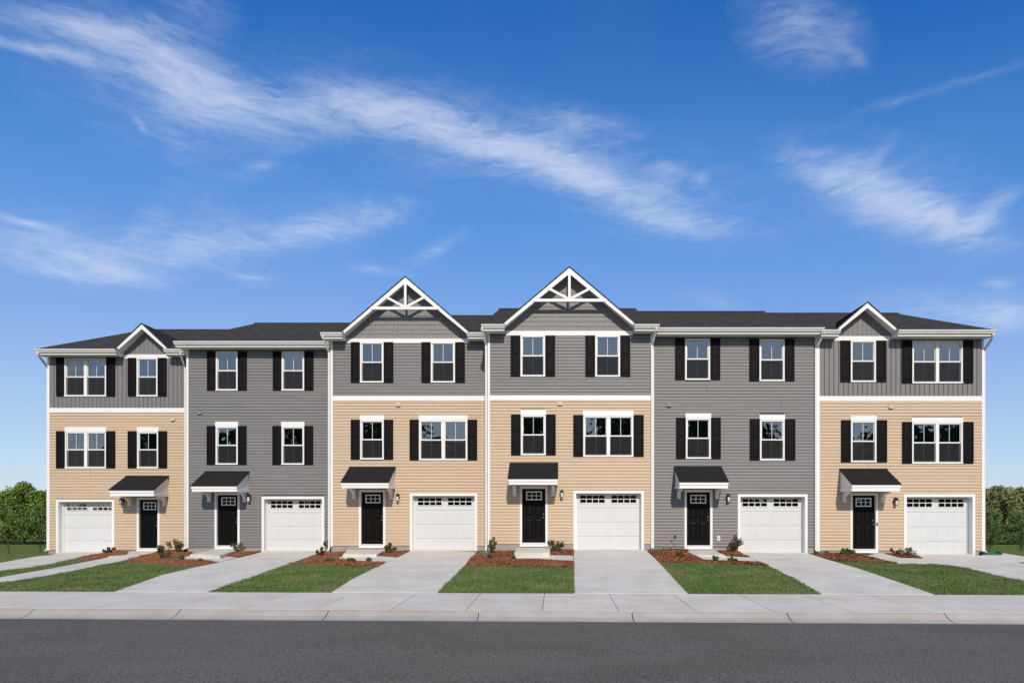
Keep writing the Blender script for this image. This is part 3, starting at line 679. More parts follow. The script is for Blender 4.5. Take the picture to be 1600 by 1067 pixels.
    gf.box(gx0 + cw, gx0 + cw + .03, Y + rec - .06, Y + rec + .05, gz0, gz1 - .10); gf.box(gx1 - cw - .03, gx1 - cw, Y + rec - .06, Y + rec + .05, gz0, gz1 - .10)
    gf.build('garage_door_frame', WHITE, H)
    a, b, c0, c1 = gx0 + cw + .004, gx1 - cw - .004, gz0 + .005, gz1 - .104; y0 = Y + rec; sh = (c1 - c0) / 4
    gd = MB(); rail = .0035
    wins_ = []
    for r in range(4):
        q0, q1 = c0 + r * sh + rail, c0 + (r + 1) * sh - rail
        if r < 3: gd.box(a, b, y0, y0 + .045, q0, q1)
        else:
            gw = (b - a); z_a, z_b = q0 + .17, q1 - .05
            spans = [(a + gw * .055, a + gw * .455), (a + gw * .545, a + gw * .945)]
            gd.box(a, b, y0, y0 + .045, q0, z_a); gd.box(a, b, y0, y0 + .045, z_b, q1); gd.box(a, spans[0][0], y0, y0 + .045, z_a, z_b); gd.box(spans[0][1], spans[1][0], y0, y0 + .045, z_a, z_b); gd.box(spans[1][1], b, y0, y0 + .045, z_a, z_b)
            wins_ = [(s, t, z_a, z_b) for s, t in spans]
    MB().box(gx0 + cw + .001, gx1 - cw - .001, Y - .015, Y + rec + .06, gz0 - .5, max(gz0 + .004, G(gx1, Y) + .014)).build('garage_threshold', CONC, H)
    gdo = gd.build('garage_door', GARW, H)
    for (s, t, q0, q1) in wins_:
        f = MB(); f.frame(s - .015, t + .015, q0 - .015, q1 + .015, .035, y0 - .014, y0 + .02); ww = t - s - .04; zm = (q0 + q1) / 2
        for k in (1, 2, 3): xx = s + .02 + ww * k / 4; f.box(xx - .014, xx + .014, y0 - .012, y0 + .018, q0 + .02, q1 - .02)
        f.box(s + .02, t - .02, y0 - .011, y0 + .017, zm - .014, zm + .014); f.build('window_frame', GARW, gdo)
        for k in range(4):
            for (u0, u1) in ((q0 + .02, zm - .015), (zm + .015, q1 - .02)): bpiece('pane', s + .02 + ww * k / 4 + .012, s + .02 + ww * (k + 1) / 4 - .012, y0 + .006, y0 + .010, u0, u1, GLASS, gdo)
    pw = (b - a) / 4
    for r in range(3):
        for k in range(4):
            p0, p1, q0, q1 = a + k * pw + .07, a + (k + 1) * pw - .07, c0 + r * sh + .10, c0 + (r + 1) * sh - .10; d = (round(p1 - p0, 3), round(q1 - q0, 2))
            def mk(m, d=d):
                n = len(m.v)
                for inset, yy in [(0, 0), (.012, -.009), (.03, -.001), (.05, -.005)]: m.v += [(inset, yy, inset), (d[0] - inset, yy, inset), (d[0] - inset, yy, d[1] - inset), (inset, yy, d[1] - inset)]
                for q in range(3): m.f += [(n + q * 4 + j, n + q * 4 + (j + 1) % 4, n + (q + 1) * 4 + (j + 1) % 4, n + (q + 1) * 4 + j) for j in range(4)]
                m.f.append((n + 12, n + 13, n + 14, n + 15))
            piece('panel', d, mk, (p0, y0 + .0005, q0), GARW, gdo)
    # ---- canopy over the door
    P = 1.05; cxm = (X(canopy[0], P) + X(canopy[1], P)) / 2; hw = .86; zt_ = Z(canopy[2]); zf = Z(canopy[3], P + .05); z0 = Z(canopy[4], P); zfm = zf - .10
    yf = Y - P; cn = MB()
    cn.prism_x([(Y - .02, z0), (Y - .02, zt_ - .04), (yf + .02, zf - .03), (yf + .02, z0)], cxm - hw, cxm - hw + .03)
    cn.prism_x([(Y - .02, z0), (Y - .02, zt_ - .04), (yf + .02, zf - .03), (yf + .02, z0)], cxm + hw - .03, cxm + hw)
    cn.box(cxm - hw + .03, cxm + hw - .03, yf + .03, Y - .02, z0 + .02, z0 + .04)
    cno = cn.build('canopy', WHITE, H)
    fa = MB(); fa.box(cxm - hw - .004, cxm + hw + .004, yf, yf + .03, z0, zf - .11); fa.box(cxm - hw - .025, cxm + hw + .025, yf - .022, yf + .03, zf - .109, zf - .015); fa.build('fascia_board', WHITE, cno)
    for s in (-1, 1):
        sx = cxm + s * (hw + .002); sb = MB(); sb.box(min(sx, sx + s * .018), max(sx, sx + s * .018), yf + .031, Y - .02, z0, zf - .11); sb.build('side_trim', WHITE, cno)
    rf = MB(); nrow = 8; slope = (zt_ - zf) / (P + .05); rs = random.Random(i)
    for r in range(nrow):
        y_a, y_b = yf - .05 + (P + .03) * r / nrow, yf - .05 + (P + .03) * (r + 1) / nrow + .02
        z_a, z_b = zf + slope * (y_a - yf + .05), zf + slope * (y_b - yf + .05); xx = cxm - hw - .045; xe = cxm + hw + .045
        while xx < xe - .01:
            w_ = min(rs.uniform(.14, .34), xe - xx); t_ = rs.choice((.010, .016, .022)); rf.prism_x([(y_a, z_a - .006), (y_b, z_b - .006), (y_b, z_b + .002), (y_a, z_a + t_)], xx, xx + w_ - .005); xx += w_
    rf.prism_x([(yf - .04, zf - .016), (Y - .02, zt_ - .036), (Y - .02, zt_ - .01), (yf - .04, zf + .002)], cxm - hw - .035, cxm + hw + .035)
    rf.build('roof', SHING, cno); 
    MB().box(cxm - hw - .045, cxm + hw + .045, Y - .05, Y - .02, zt_ - .015, zt_ + .03).build('flashing', BLACKM, cno)
    for s in (-1, 1):
        bx = cxm + s * .715; zbk = Z(canopy[5]); hb = z0 - zbk; pr = [(Y - .02, zbk), (Y - .02, z0), (Y - .55, z0), (Y - .55, z0 - .07)]
        for k in range(7): t = math.pi / 2 * k / 6; pr.append((Y - .55 + .05 + (.55 - .05 - .10) * math.sin(t) * 1.0, z0 - .07 - (hb - .17) * (1 - math.cos(t))))
        pr += [(Y - .10, zbk + .07), (Y - .14, zbk + .04), (Y - .12, zbk)]
        MB().prism_x(pr[::-1], bx - .055, bx + .055).box(bx - .075, bx + .075, Y - .045, Y - .02, zbk - .02, z0 - .001).build('bracket', WHITE, cno)
    # ---- lantern
    lx_, lz_ = X(lantern[0]), Z(lantern[1]); ln = MB()
    ln.box(lx_ - .055, lx_ + .055, Y - .04, Y - .02, lz_ - .02, lz_ + .16); ln.tube([(lx_, Y - .03, lz_ + .10), (lx_, Y - .09, lz_ + .19), (lx_, Y - .15, lz_ + .15)], [.012] * 3, 6)
    ln.lathe(lx_, Y - .15, [(.02, lz_ + .17), (.05, lz_ + .14), (.085, lz_ + .085), (.088, lz_ + .075)][::-1], 14); ln.lathe(lx_, Y - .15, [(.05, lz_ - .125), (.06, lz_ - .105), (.05, lz_ - .10)], 14)
    for k in range(4): t = math.pi / 4 + k * math.pi / 2; ln.tube([(lx_ + .068 * math.cos(t), Y - .15 + .068 * math.sin(t), lz_ + .08), (lx_ + .052 * math.cos(t), Y - .15 + .052 * math.sin(t), lz_ - .105)], [.007, .007], 4)
    lo_ = ln.build('wall_lantern', BLACKM, H, smooth=False)
    MB().lathe(lx_, Y - .15, [(.043, lz_ - .10), (.055, lz_ + .0), (.058, lz_ + .075)], 12).build('lamp_glass', FROST, lo_)
    if vent:
        vx, vz = X(vent[0]), Z(vent[1]); mat = BEIGE if two else GRAY
        MB().box(vx - .10, vx + .10, Y - .045, Y - .018, vz - .07, vz + .09).prism_x([(Y - .045, vz - .055), (Y - .10, vz - .055), (Y - .045, vz + .06)][::-1], vx - .075, vx + .075).build('wall_vent', mat, H)
    # ---- eaves, gutter
    gab = GAB[i]; zg = zs + .2; runs = [(x0 - .05 - OVL[i], x1 + .02 + OVR[i])]
    if gab:
        gc, ghw, gap = gab; runs = [(runs[0][0], gc - ghw + .12), (gc + ghw - .12, runs[0][1])]
    for ra, rb in runs:
        sf = MB(); sf.box(ra + .02, rb - .02, Y - .50, Y - .036, zs, zs + .018); sf.box(ra, rb, Y - .52, Y - .501, zs - .012, zg - .02)
        for q in (ra, rb - .02): sf.prism_x([(Y - .50, zs - .01), (Y - .03, zs - .01), (Y - .03, zg + .10), (Y - .50, zg - .03)], q, q + .02)
        sf.build('soffit', SOFF, H)
        pr = [(Y - .521, zg - .125), (Y - .585, zg - .125), (Y - .60, zg - .085), (Y - .635, zg - .05), (Y - .645, zg - .012), (Y - .635, zg), (Y - .625, zg - .004), (Y - .62, zg - .05), (Y - .585, zg - .105), (Y - .535, zg - .108), (Y - .525, zg), (Y - .521, zg)]
        g = MB(); g.prism_x(pr, ra - .02, rb + .02); 
        for q in (ra - .022, rb + .018): g.prism_x([(Y - .521, zg - .127), (Y - .587, zg - .127), (Y - .602, zg - .087), (Y - .637, zg - .05), (Y - .647, zg - .012), (Y - .637, zg + .001), (Y - .521, zg + .001)], q, q + .004)
        g.build('gutter', OFFW, H)
    # soffit vents lines
    # ---- main roof in courses
    rfm = MB(); xa, xb = x0 - .04 - OVL[i], x1 + .01 + OVR[i]; n = 34; rs = random.Random(60 + i)
    y_e = Y - .56
    for side in (0, 1):
        for r in range(n):
            t0, t1 = r / n, (r + 1.15) / n
            if r == n - 1: t1 = 1
            if side == 0: ya, yb = y_e + (yr - y_e) * t0, y_e + (yr - y_e) * t1
            else: ye2 = 2 * yr - y_e; ya, yb = ye2 + (yr - ye2) * t0, ye2 + (yr - ye2) * t1
            za, zb_ = zg + .01 + (zr - zg) * t0, zg + .01 + (zr - zg) * t1
            ivs = [(xa, xa, xb, xb)]
            if gab and side == 0:
                ha, hb_ = [max(0, gab[1] * (1 - (q_ - zg) / gab[2]) - .12) for q_ in (za, zb_)]
                if ha > .02: ivs = [(xa, xa, gab[0] - ha, gab[0] - hb_), (gab[0] + ha, gab[0] + hb_, xb, xb)]
            for (l0, l1, r0, r1) in ivs:
                rfm.poly([(l0, ya, za + .022), (r0, ya, za + .022), (r1, yb, zb_ + .004), (l1, yb, zb_ + .004)]); rfm.poly([(l0, ya, za - .01), (r0, ya, za - .01), (r0, ya, za + .022), (l0, ya, za + .022)])
    for xx in (xa, xb): rfm.poly([(xx, y_e, zg - .03), (xx, 2 * yr - y_e, zg - .03), (xx, 2 * yr - y_e, zg + .02), (xx, yr, zr + .02), (xx, y_e, zg + .02)])
    rfm.box(xa, xb, yr - .14, yr + .14, zr - .02, zr + .035)
    roof = rfm.build('roof', ROOFM, H)
    if i in (0, 5):
        q = xa if i == 0 else xb; mb = MB()
        for sgn in (-1, 1): mb.prism_x([(yr, zr - .16), (yr, zr + .0), (yr + sgn * (yr - y_e), zg - .01), (yr + sgn * (yr - y_e), zg - .15)], q - .025 if i == 0 else q, q if i == 0 else q + .025)
        mb.build('rake_board', WHITE, H)
    # ---- front gable
    if gab:
        ghz = zg - .0; apex = ghz + gap; yF = Y - .43; sl_ = gap / ghw; L_ = math.hypot(ghw, gap); m_top = .15
        gr = MB(); back = Y - .5 + (gap / ((zr - zg) / (yr - y_e))) + .9
        for s in (-1, 1):
            n_ = 14
            for r in range(n_):
                t0, t1 = r / n_, min(1, (r + 1.12) / n_); xA, xB = gc + s * (ghw + .06) * (1 - t0), gc + s * (ghw + .06) * (1 - t1); zA, zB = ghz - .05 + (gap + .05) * t0, ghz - .05 + (gap + .05) * t1
                gr.poly([(xA, yF - .05, zA + .05), (xA, back, zA + .05), (xB, back, zB + .032), (xB, yF - .05, zB + .032)]); gr.poly([(xA, yF - .05, zA + .0), (xA, yF - .05, zA + .05), (xB, yF - .05, zB + .032), (xB, yF - .05, zB + .0)])
        gr.build('gable_roof', ROOFM, H)
        # soffit boards + rake boards
        tck = .175 if kind == 'lap' else .15
        for s in (-1, 1):
            mb = MB(); vo = tck * L_ / ghw      # vertical depth of the rake board
            mb.prism_y([(gc, apex), (gc + s * ghw, ghz), (gc + s * (ghw - .0), ghz - .0), (gc + s * (ghw - vo / sl_), ghz), (gc, apex - vo)] if False else
                       [(gc, apex + .01), (gc + s * (ghw + .01), ghz + .0), (gc + s * (ghw + .01 - tck * .75), ghz - .035), (gc, apex - vo)], yF - .02, yF + .012); mb.build('rake_board', WHITE, H)
            mb = MB(); mb.poly([(gc, yF + .012, apex - .09), (gc + s * (ghw - .02), yF + .012, ghz - .09), (gc + s * (ghw - .02), Y + .02, ghz - .09), (gc, Y + .02, apex - .09)]); mb.build('gable_soffit', SOFF, H)
        # frieze and wall
        zfz = zs - .06
        MB().box(gc - ghw + .14, gc + ghw - .14, Y - .04, Y + .01, zfz, zfz + .17).build('frieze_board', WHITE, H)
        zw0 = zfz + .17; zw1 = apex - .09
        MB().poly([(gc - ghw, Y + .015, ghz - .09), (gc + ghw, Y + .015, ghz - .09), (gc, Y + .015, zw1)]).box(gc - ghw + .02, gc + ghw - .02, Y + .012, Y + .018, zs - .05, ghz - .08).build('gable_wall', SHAKE if kind == 'lap' else GRAYV, H)
        half = lambda z: min(ghw - .03, (zw1 - z) / sl_ - .01)
        if kind == 'lap':
            z = zw0; ex = .178; rs = random.Random(5 + i)
            while z < zw1 - .08:
                row = MB(); hw0 = half(z); hw1 = max(.01, half(min(z + ex, zw1 - .01))); xx = gc - hw0
                while xx < gc + hw0 - .02:
                    w_ = rs.uniform(.09, .19); xe_ = min(xx + w_, gc + hw0); t_ = rs.uniform(.018, .026); dz = rs.uniform(-.002, .002)
                    zt0 = min(z + ex, zw1 - abs(xx - gc + .0) * sl_); zt1 = min(z + ex, zw1 - abs(xe_ - gc) * sl_)
                    zt0 = max(zt0, z + .002); zt1 = max(zt1, z + .002)
                    A = [(xx + .003, Y - t_, z + dz), (xe_ - .003, Y - t_, z + dz), (xe_ - .003, Y - .004, zt1), (xx + .003, Y - .004, zt0), (xx + .003, Y + .01, z + dz), (xe_ - .003, Y + .01, z + dz), (xe_ - .003, Y + .01, zt1), (xx + .003, Y + .01, zt0)]
                    n0 = len(row.v); row.v += A; row.f += [(n0, n0 + 1, n0 + 2, n0 + 3), (n0 + 4, n0 + 5, n0 + 1, n0), (n0 + 1, n0 + 5, n0 + 6, n0 + 2), (n0 + 4, n0, n0 + 3, n0 + 7)]; xx = xe_
                row.build('shake_row', SHAKE, H); z += ex
            # truss ornament
            tr = MB(); zb_ = apex - gap * TR[i]; hb = (apex - .02 - zb_) / sl_ - .03; y0, y1 = yF - .045, yF + .03
            tb = bpiece('truss_bar', gc - hb, gc + hb, y0, y1, zb_ - .055, zb_ + .045, WHITE, H)
            bpiece('truss_post', gc - .045, gc + .045, y0 + .004, y1 - .004, zb_ + .046, apex - .24, WHITE, H)
            for s in (-1, 1):
                ux = .60 if False else hb * .55; MB().beam((gc + s * .06, zb_ + .06), (gc + s * (hb * .60), zb_ + (apex - zb_) * .40 - .02), .085, y0 + .008, y1 - .008).build('truss_brace', WHITE, H)
        else:
            bw = .1785; k0 = -int(ghw / bw) - 1
            for k in range(k0, -k0 + 1):
                a_, b_ = gc + k * bw + .008, gc + (k + 1) * bw - .002; a_ = max(a_, gc - half(zw0)); b_ = min(b_, gc + half(zw0))
                if b_ - a_ < .03: continue
                za_, zb2 = zw1 - abs(a_ - gc) * sl_, zw1 - abs(b_ - gc) * sl_
                if max(za_, zb2) < zw0 + .04: continue
                pts = [(a_, zw0), (b_, zw0), (b_, max(zw0 + .001, zb2))] + ([(gc, zw1)] if a_ < gc < b_ else []) + [(a_, max(zw0 + .001, za_))]
                MB().prism_y(pts, Y - .018, Y + .01).build('gable_board', GRAYV, H)
    # ---- downspouts
    for (dxp, gxo, side, foot) in DOWN[i]:
        xw = dxp; ztop = zg - .12; yy = Y - .075; zf_ = max(G(xw, Y - .2), -.1) + .10
        if side: xw_wall, yy = xw, Y + .06
        pts = [(gxo, Y - .58, ztop), (gxo, Y - .57, ztop - .07), (gxo + (xw - gxo) * .35, Y - .45, ztop - .17), (gxo + (xw - gxo) * .8, yy - .12, ztop - .42), (xw, yy, ztop - .52), (xw, yy, zf_ + .12), (xw, yy - .02, zf_ + .03), (xw + .0, yy - .14, zf_ - .03)]
        mb = MB(); W2, D2 = .036, .028
        secs = []
        for k, p in enumerate(pts):
            d = Vector(pts[min(k + 1, len(pts) - 1)]) - Vector(pts[max(k - 1, 0)]); d.normalize(); ax = Vector((1, 0, 0)); ax = (ax - d * ax.dot(d)).normalized(); ay = d.cross(ax)
            secs.append([Vector(p) + ax * (sx * W2) + ay * (sy * D2) for sx, sy in ((-1, -1), (1, -1), (1, 1), (-1, 1))])
        base = 0
        for s_ in secs: mb.v += [tuple(q) for q in s_]
        for k in range(len(secs) - 1):
            for q in range(4): mb.f.append((k * 4 + q, k * 4 + (q + 1) % 4, k * 4 + 4 + (q + 1) % 4, k * 4 + 4 + q))
        mb.f += [(3, 2, 1, 0), tuple(len(mb.v) - 4 + q for q in range(4))]
        mb.build('downspout', OFFW, H)
    return H, X, Z
M_STEEL = M('satin nickel', (.16, .15, .14), .35)
kind_band = {0: 644.5, 2: 626, 3: 625.6, 5: 626.8}
U = [27.8, 27.06, 26.05, 25.0, 25.3, 25.3]
BX = [-21.05, -14.9, -8.76, -2.57, 3.57, 9.80, 16.07]
GAB = {0: (-16.89, 1.12, 1.06), 1: None, 2: (-5.77, 2.5, 2.15), 3: (.46, 2.5, 2.12), 4: None, 5: (11.49, 1.2, 1.05)}
TR = {2: .55, 3: .565}
OVL = [.02, .12, .12, .10, 0, .0]; OVR = [-.02, -.02, -.02, .12, .0, .02]
DOWN = {0: [(-21.10, -21.02, 1, 0), (-15.32, -15.24, 0, 0)], 1: [], 2: [(-8.80, -8.86, 0, 0)], 3: [(-2.62, -2.72, 0, 0), (3.53, 3.62, 0, 0)], 4: [(9.72, 9.86, 0, 0)], 5: [(16.12, 16.06, 1, 0)]}
# windows: x0,x1,ytop,ybottom,head,double,outer shutter edges
HDEF = [
 dict(zb=.31, zs=8.27, kind='batten', label='leftmost townhouse, grey vertical siding and small gable over beige, garage left of door',
  wins=[(101.5,166.8,559.5,619,0,1,89.2,180.8),(214.2,247,559.5,619,0,0,201,261.2),(102.5,166.6,667.4,731,1,1,89,181),(215,248,667.4,731,1,0,200.8,262)],
  door=(214.3,250,777,861.5), garage=(88.4,179.4,780,863.5), canopy=(172,239.7,744,765.3,775,789.6), lantern=(193,784), vent=(271,655.5)),
 dict(zb=.45, zs=8.40, kind='grey', label='all-grey townhouse between the leftmost house and the lower truss gable',
  wins=[(337.9,371.9,549.3,609.8,0,0,324.4,386.3),(440.6,475.7,549.3,609.8,0,0,427.1,490.4),(337.6,372.2,659,725.5,1,0,324,386),(440.4,475.7,659,725.5,1,0,426.4,489.9)],
  door=(335.8,375,769.5,857.5), garage=(409.3,507.2,775.6,862.9), canopy=(301.4,368,737,758.8,768,783.3), lantern=(391,779), vent=(313,645)),
 dict(zb=.57, zs=8.48, kind='lap', label='grey over beige townhouse under the left one of the two truss gables',
  wins=[(563,599.6,535,597.5,0,0,548.7,615),(673.5,711,535,597.5,0,0,658.8,726.7),(563.2,600,649,717.4,1,0,548.6,614.8),(655,730.4,649,718.5,1,1,640.4,745.8)],
  door=(561,602.4,765,855.7), garage=(640.6,745.8,770.5,861.8), canopy=(533.8,607,730,753.3,762.4,778.6), lantern=(622.5,778), vent=(622.5,632.5)),
 dict(zb=.69, zs=8.50, kind='lap', label='grey over beige townhouse under the tallest right-hand truss gable, straight driveway',
  wins=[(813.4,851.7,524.6,587.9,0,0,797.9,867.4),(930,968.7,524.6,588.3,0,0,914.5,984.6),(814,852.7,640.7,710.6,1,0,798.6,868.4),(911.4,989.4,641.7,713,1,1,895.7,1005.6)],
  door=(812.2,855.8,759.5,853.6), garage=(896,1006,766.3,859), canopy=(793.5,872,723.7,747.3,757,773.8), lantern=(877.8,772.5), vent=(875,631)),
 dict(zb=.56, zs=8.46, kind='grey', label='all-grey townhouse right of the tallest truss gable, electrical outlet by its door',
  wins=[(1070.2,1109.2,529.2,593.4,0,0,1054.5,1124.9),(1186.3,1225.5,530,595.2,0,0,1170.3,1240.7),(1071.4,1110.3,645.7,716.2,1,0,1056,1125.7),(1187,1225.6,648,718.6,1,0,1171,1242)],
  door=(1069.3,1113,765,857.7), garage=(1152.5,1261.4,771.8,865), canopy=(1062,1137.5,729.6,752.5,762.8,778.5), lantern=(1136.8,779), vent=(1045,633)),
 dict(zb=.43, zs=8.38, kind='batten', label='rightmost townhouse, grey vertical siding and small gable over beige, garage right of door',
  wins=[(1328.8,1368,532.5,596.6,0,0,1312.3,1383.6),(1424.7,1503.6,532.7,598.5,0,1,1408.2,1519.3),(1329,1368.8,649.7,721.6,1,0,1313.4,1385),(1424.4,1503.6,652.3,723.6,1,1,1408.7,1520)],
  door=(1328.3,1371.3,770,863.3), garage=(1411.8,1523,772,868.3), canopy=(1329.5,1408.5,733,756.5,767.4,784), lantern=(1397.6,784.5), vent=(1391,636)),
]
HS = []
for i, d in enumerate(HDEF):
    # a stepped-back house runs on behind its neighbour to the shared wall
    HS.append(HOUSE(i, U[i], 0, 0, BX[i], BX[i + 1], **d))
# outlet cover and doorbell
H, X, Z = HS[4]; ox, oz = X(1122.5), Z(840.5); Y = U[4]
MB().box(ox - .055, ox + .055, Y - .05, Y - .016, oz - .085, oz + .085).build('outlet_cover', WHITE, H); pp = COL.objects[-1]
MB().box(ox - .018, ox + .018, Y - .056, Y - .0505, oz - .03, oz + .03).build('socket', BLACKM, pp)
hx, hz_ = X(1054.5), Z(838); MB().tube([(hx, Y - .015, hz_), (hx, Y - .09, hz_), (hx, Y - .12, hz_ - .05)], [.022, .022, .016], 8).lathe(hx, Y - .09, [(.045, hz_ + .03), (.045, hz_ + .045)], 10).build('hose_tap', BLACKM, H)
H, X, Z = HS[5]; ox, oz = X(1369.6), Z(818.5); Y = U[5]
MB().box(ox - .022, ox + .022, Y - .055, Y - .036, oz - .06, oz + .06).build('doorbell', BLACKM, H)

# ------------------------------------------------------------------ stoops
def plane_pt(px, py, z): y = (CZ - z) * F / (py - VY); return ((px - VX) * y / F, y)
ST = [(0, .27, (210.5, 248.5), [(218, 869.2), (200, 871.4), (167.6, 869.3)], 'low flat concrete slab before the leftmost front door'),
      (1, .385, (336, 376), [(344, 867.2), (297, 865.2)], 'pale concrete stoop before the left all-grey house door'),
      (2, .43, (543, 603), [(588.7, 865.6), (536, 865)], 'tan-tinted concrete stoop under the left truss gable house door'),
      (3, .56, (807.5, 860), [(858.7, 862.7), (803.7, 862.7)], 'tallest grey concrete stoop, before the door by the straight driveway'),
      (4, .46, (1070, 1115), [(1133.5, 866.7), (1084, 866)], 'pale concrete stoop before the right all-grey house door')]
for i, z, back, front, lbl in ST:
    Y = U[i] - .036; pts = [((back[0] - VX) * Y / F, Y), ((back[1] - VX) * Y / F, Y)] + [plane_pt(a, b, z) for a, b in front]
    pts = [(x, min(y, Y)) for x, y in pts]; bm = bmesh.new(); vs = [bm.verts.new((x, y, z)) for x, y in pts[::-1]]; f = bm.faces.new(vs); bmesh.ops.recalc_face_normals(bm, faces=[f])
    if f.normal.z < 0: f.normal_flip()
    r = bmesh.ops.extrude_face_region(bm, geom=[f]); 
    for v in [g for g in r['geom'] if isinstance(g, bmesh.types.BMVert)]: v.co.z -= .5
    bmesh.ops.recalc_face_normals(bm, faces=bm.faces[:])
    bmesh.ops.bevel(bm, geom=[e for e in bm.edges if all(v.co.z > z - .01 for v in e.verts)], offset=.015, segments=2, affect='EDGES')
    c = Vector((sum(p[0] for p in pts) / len(pts), sum(p[1] for p in pts) / len(pts), z - .15))
    t = bm_obj('stoop', bm, CONC); t.data.transform(__import__('mathutils').Matrix.Translation(-c)); t.location = c; OFF[t.name] = c
    t['label'] = lbl; t['category'] = 'step'; t['group'] = 'concrete stoops at the front doors'
# door mat
mx_, my_ = (1345 - VX) * 24.75 / F, 24.75; zz = G(mx_, my_) + .028
mm = MB().box(mx_ - .42, mx_ + .36, my_ - .25, my_ + .22, zz, zz + .018).build('door_mat', MAT_M, None, off=(mx_, my_, zz)); mm['label'] = 'dark patterned mat lying before the rightmost front door'; mm['category'] = 'door mat'
# downspout outlets
for px, py, w, lbl, mat in ((757, 865.8, .42, 'green plastic drain box between the two truss gable houses', GREENP), (1028, 861.5, .5, 'green plastic drain box at the downspout right of the central driveway', GREENP),
                       (1284, 866, .4, 'small green drain box left of the rightmost house, beside a driveway', GREENP), (1549, 866.8, .62, 'dark green splash block on the concrete at the right end of the row', GREENP),
                       (285, 862.5, .3, 'small dark drain box by the joint of the two leftmost houses', BLACKM)):
    x, y = gp(px, py); z = G(x, y) + .02; mb = MB(); mb.prism_x([(y - .16, z), (y + .2, z), (y + .2, z + .075), (y - .16, z + .03)], x - w / 2, x + w / 2)
    mb.box(x - w / 2, x - w / 2 + .03, y - .15, y + .19, z + .03, z + .10); mb.box(x + w / 2 - .03, x + w / 2, y - .15, y + .19, z + .03, z + .10)
    o = mb.build('splash_block', mat, None, off=(x, y, z)); o['label'] = lbl; o['category'] = 'drain'; o['group'] = 'drain boxes under the downspouts'

# ------------------------------------------------------------------ plants
def leaf_cloud(centres, rad, per, size, seed, flat=.0):
    rs = np.random.RandomState(seed); C = np.repeat(np.array(centres), per, axis=0); n = len(C); d = rs.normal(size=(n, 3)); d /= np.linalg.norm(d, axis=1)[:, None]
    P = C + d * (rad * rs.uniform(.3, 1, (n, 1)) ** .6)
    u = rs.normal(size=(n, 3)) + d * .4; u /= np.linalg.norm(u, axis=1)[:, None]; v = np.cross(u, rs.normal(size=(n, 3))); v /= np.linalg.norm(v, axis=1)[:, None]
    s = size * rs.uniform(.6, 1.25, (n, 1)); u = u * s; v = v * s * .5
    return np.stack([P - u, P - u * .1 + v, P + u, P - u * .1 - v], 1).reshape(-1, 3)
def shrub(px, py, h, r, seed, label, mat=LEAFD, flower=None, leaves=34, lean=0, leafsz=.04, name='shrub', lift=0):
    x, y = gp(px, py); z = G(x, y) + .02; rs = random.Random(seed); t = thing(name, label, 'plant', (x, y, z), 'young plants in the pine straw beds'); st = MB(); tips = []
    ns = max(4, int(r * 22))
    for k in range(ns):
        a = rs.uniform(0, 6.28); rr = r * rs.uniform(.15, 1); hh = h * rs.uniform(.45, 1) * (1 - .35 * rr / r); p = [(x, y, z - .02)]
        for q in (.4, .75, 1): p.append((x + math.cos(a) * rr * q + lean * q * h + rs.uniform(-.02, .02), y + math.sin(a) * rr * q, z + hh * q ** .85))
        st.tube(p, [.009, .007, .005, .003], 4); tips += [p[2], p[3], tuple((Vector(p[2]) + Vector(p[3])) / 2)]
        if lift == 0: tips.append(p[1])
    st.build('stem', BARK, t)
    V_ = leaf_cloud([tuple(Vector(q) - Vector((x, y, z))) for q in tips], max(.05, r * .27), leaves, leafsz, seed); me = np_mesh('foliage', V_, 4, mat); link(bpy.data.objects.new('foliage', me), t, (x, y, z))
    if flower:
        V_ = leaf_cloud([tuple(Vector(q) - Vector((x, y, z)) + Vector((0, -.02, .03))) for q in tips[:max(3, len(tips) // 2)]], .05, 9, .028, seed + 5); me = np_mesh('flowers', V_, 4, flower); link(bpy.data.objects.new('flowers', me), t, (x, y, z))
    return t
shrub(170, 865, .30, .22, 1, 'small coral-flowered shrub at the right foot of the leftmost garage', flower=PINK)
shrub(254, 874, .62, .30, 2, 'dark leggy shrub right of the leftmost door, nearest the lawn', leaves=22)
shrub(264, 863, .62, .10, 3, 'thin tall stem with few leaves behind the dark leggy shrub', leaves=10, mat=LEAFR, lift=1)
shrub(277, 864, .55, .36, 4, 'broad shrub beside the joint of the two leftmost houses', leaves=22)
shrub(371, 864, .48, .30, 5, 'open pale-stemmed shrub beside the left all-grey house door', leaves=14)
shrub(286, 876, .18, .12, 6, 'small green tuft at the corner of the left grey house path', mat=LEAFG, leafsz=.03)
shrub(314, 879, .12, .10, 7, 'tiny sparse tuft below the left grey house path', mat=LEAFG, leaves=14, leafsz=.025)
shrub(500, 870, .42, .20, 8, 'pale brownish shrub at the right end of the second driveway', mat=LEAFR, leaves=26)
shrub(517, 862, .62, .27, 9, 'bushy shrub with pale flowers under the downspout left of the left truss gable house', flower=PETAL, leaves=26)
shrub(608, 866, .42, .26, 10, 'dense dark shrub right of the tan-tinted stoop', leaves=34)
shrub(514, 879, .14, .14, 11, 'low green tuft in straw, leftmost of three below the tan-tinted stoop', mat=LEAFG, leafsz=.028)
shrub(549, 879, .17, .13, 12, 'green tuft in straw, middle of three below the tan-tinted stoop', mat=LEAFG, leafsz=.03)
shrub(575.5, 879.5, .15, .10, 13, 'green tuft in straw, rightmost of three below the tan-tinted stoop', mat=LEAFG, leafsz=.026)
shrub(768, 865.5, .66, .24, 14, 'yellowish upright shrub left of the tallest stoop, beside a downspout', flower=None, leaves=24, mat=LEAFD)
shrub(764, 873.5, .16, .18, 15, 'low spreading tuft in front of the yellowish upright shrub', mat=LEAFD, leafsz=.028)
shrub(802.5, 874.5, .14, .10, 16, 'small green tuft at the left corner of the tallest stoop', mat=LEAFG, leafsz=.028)
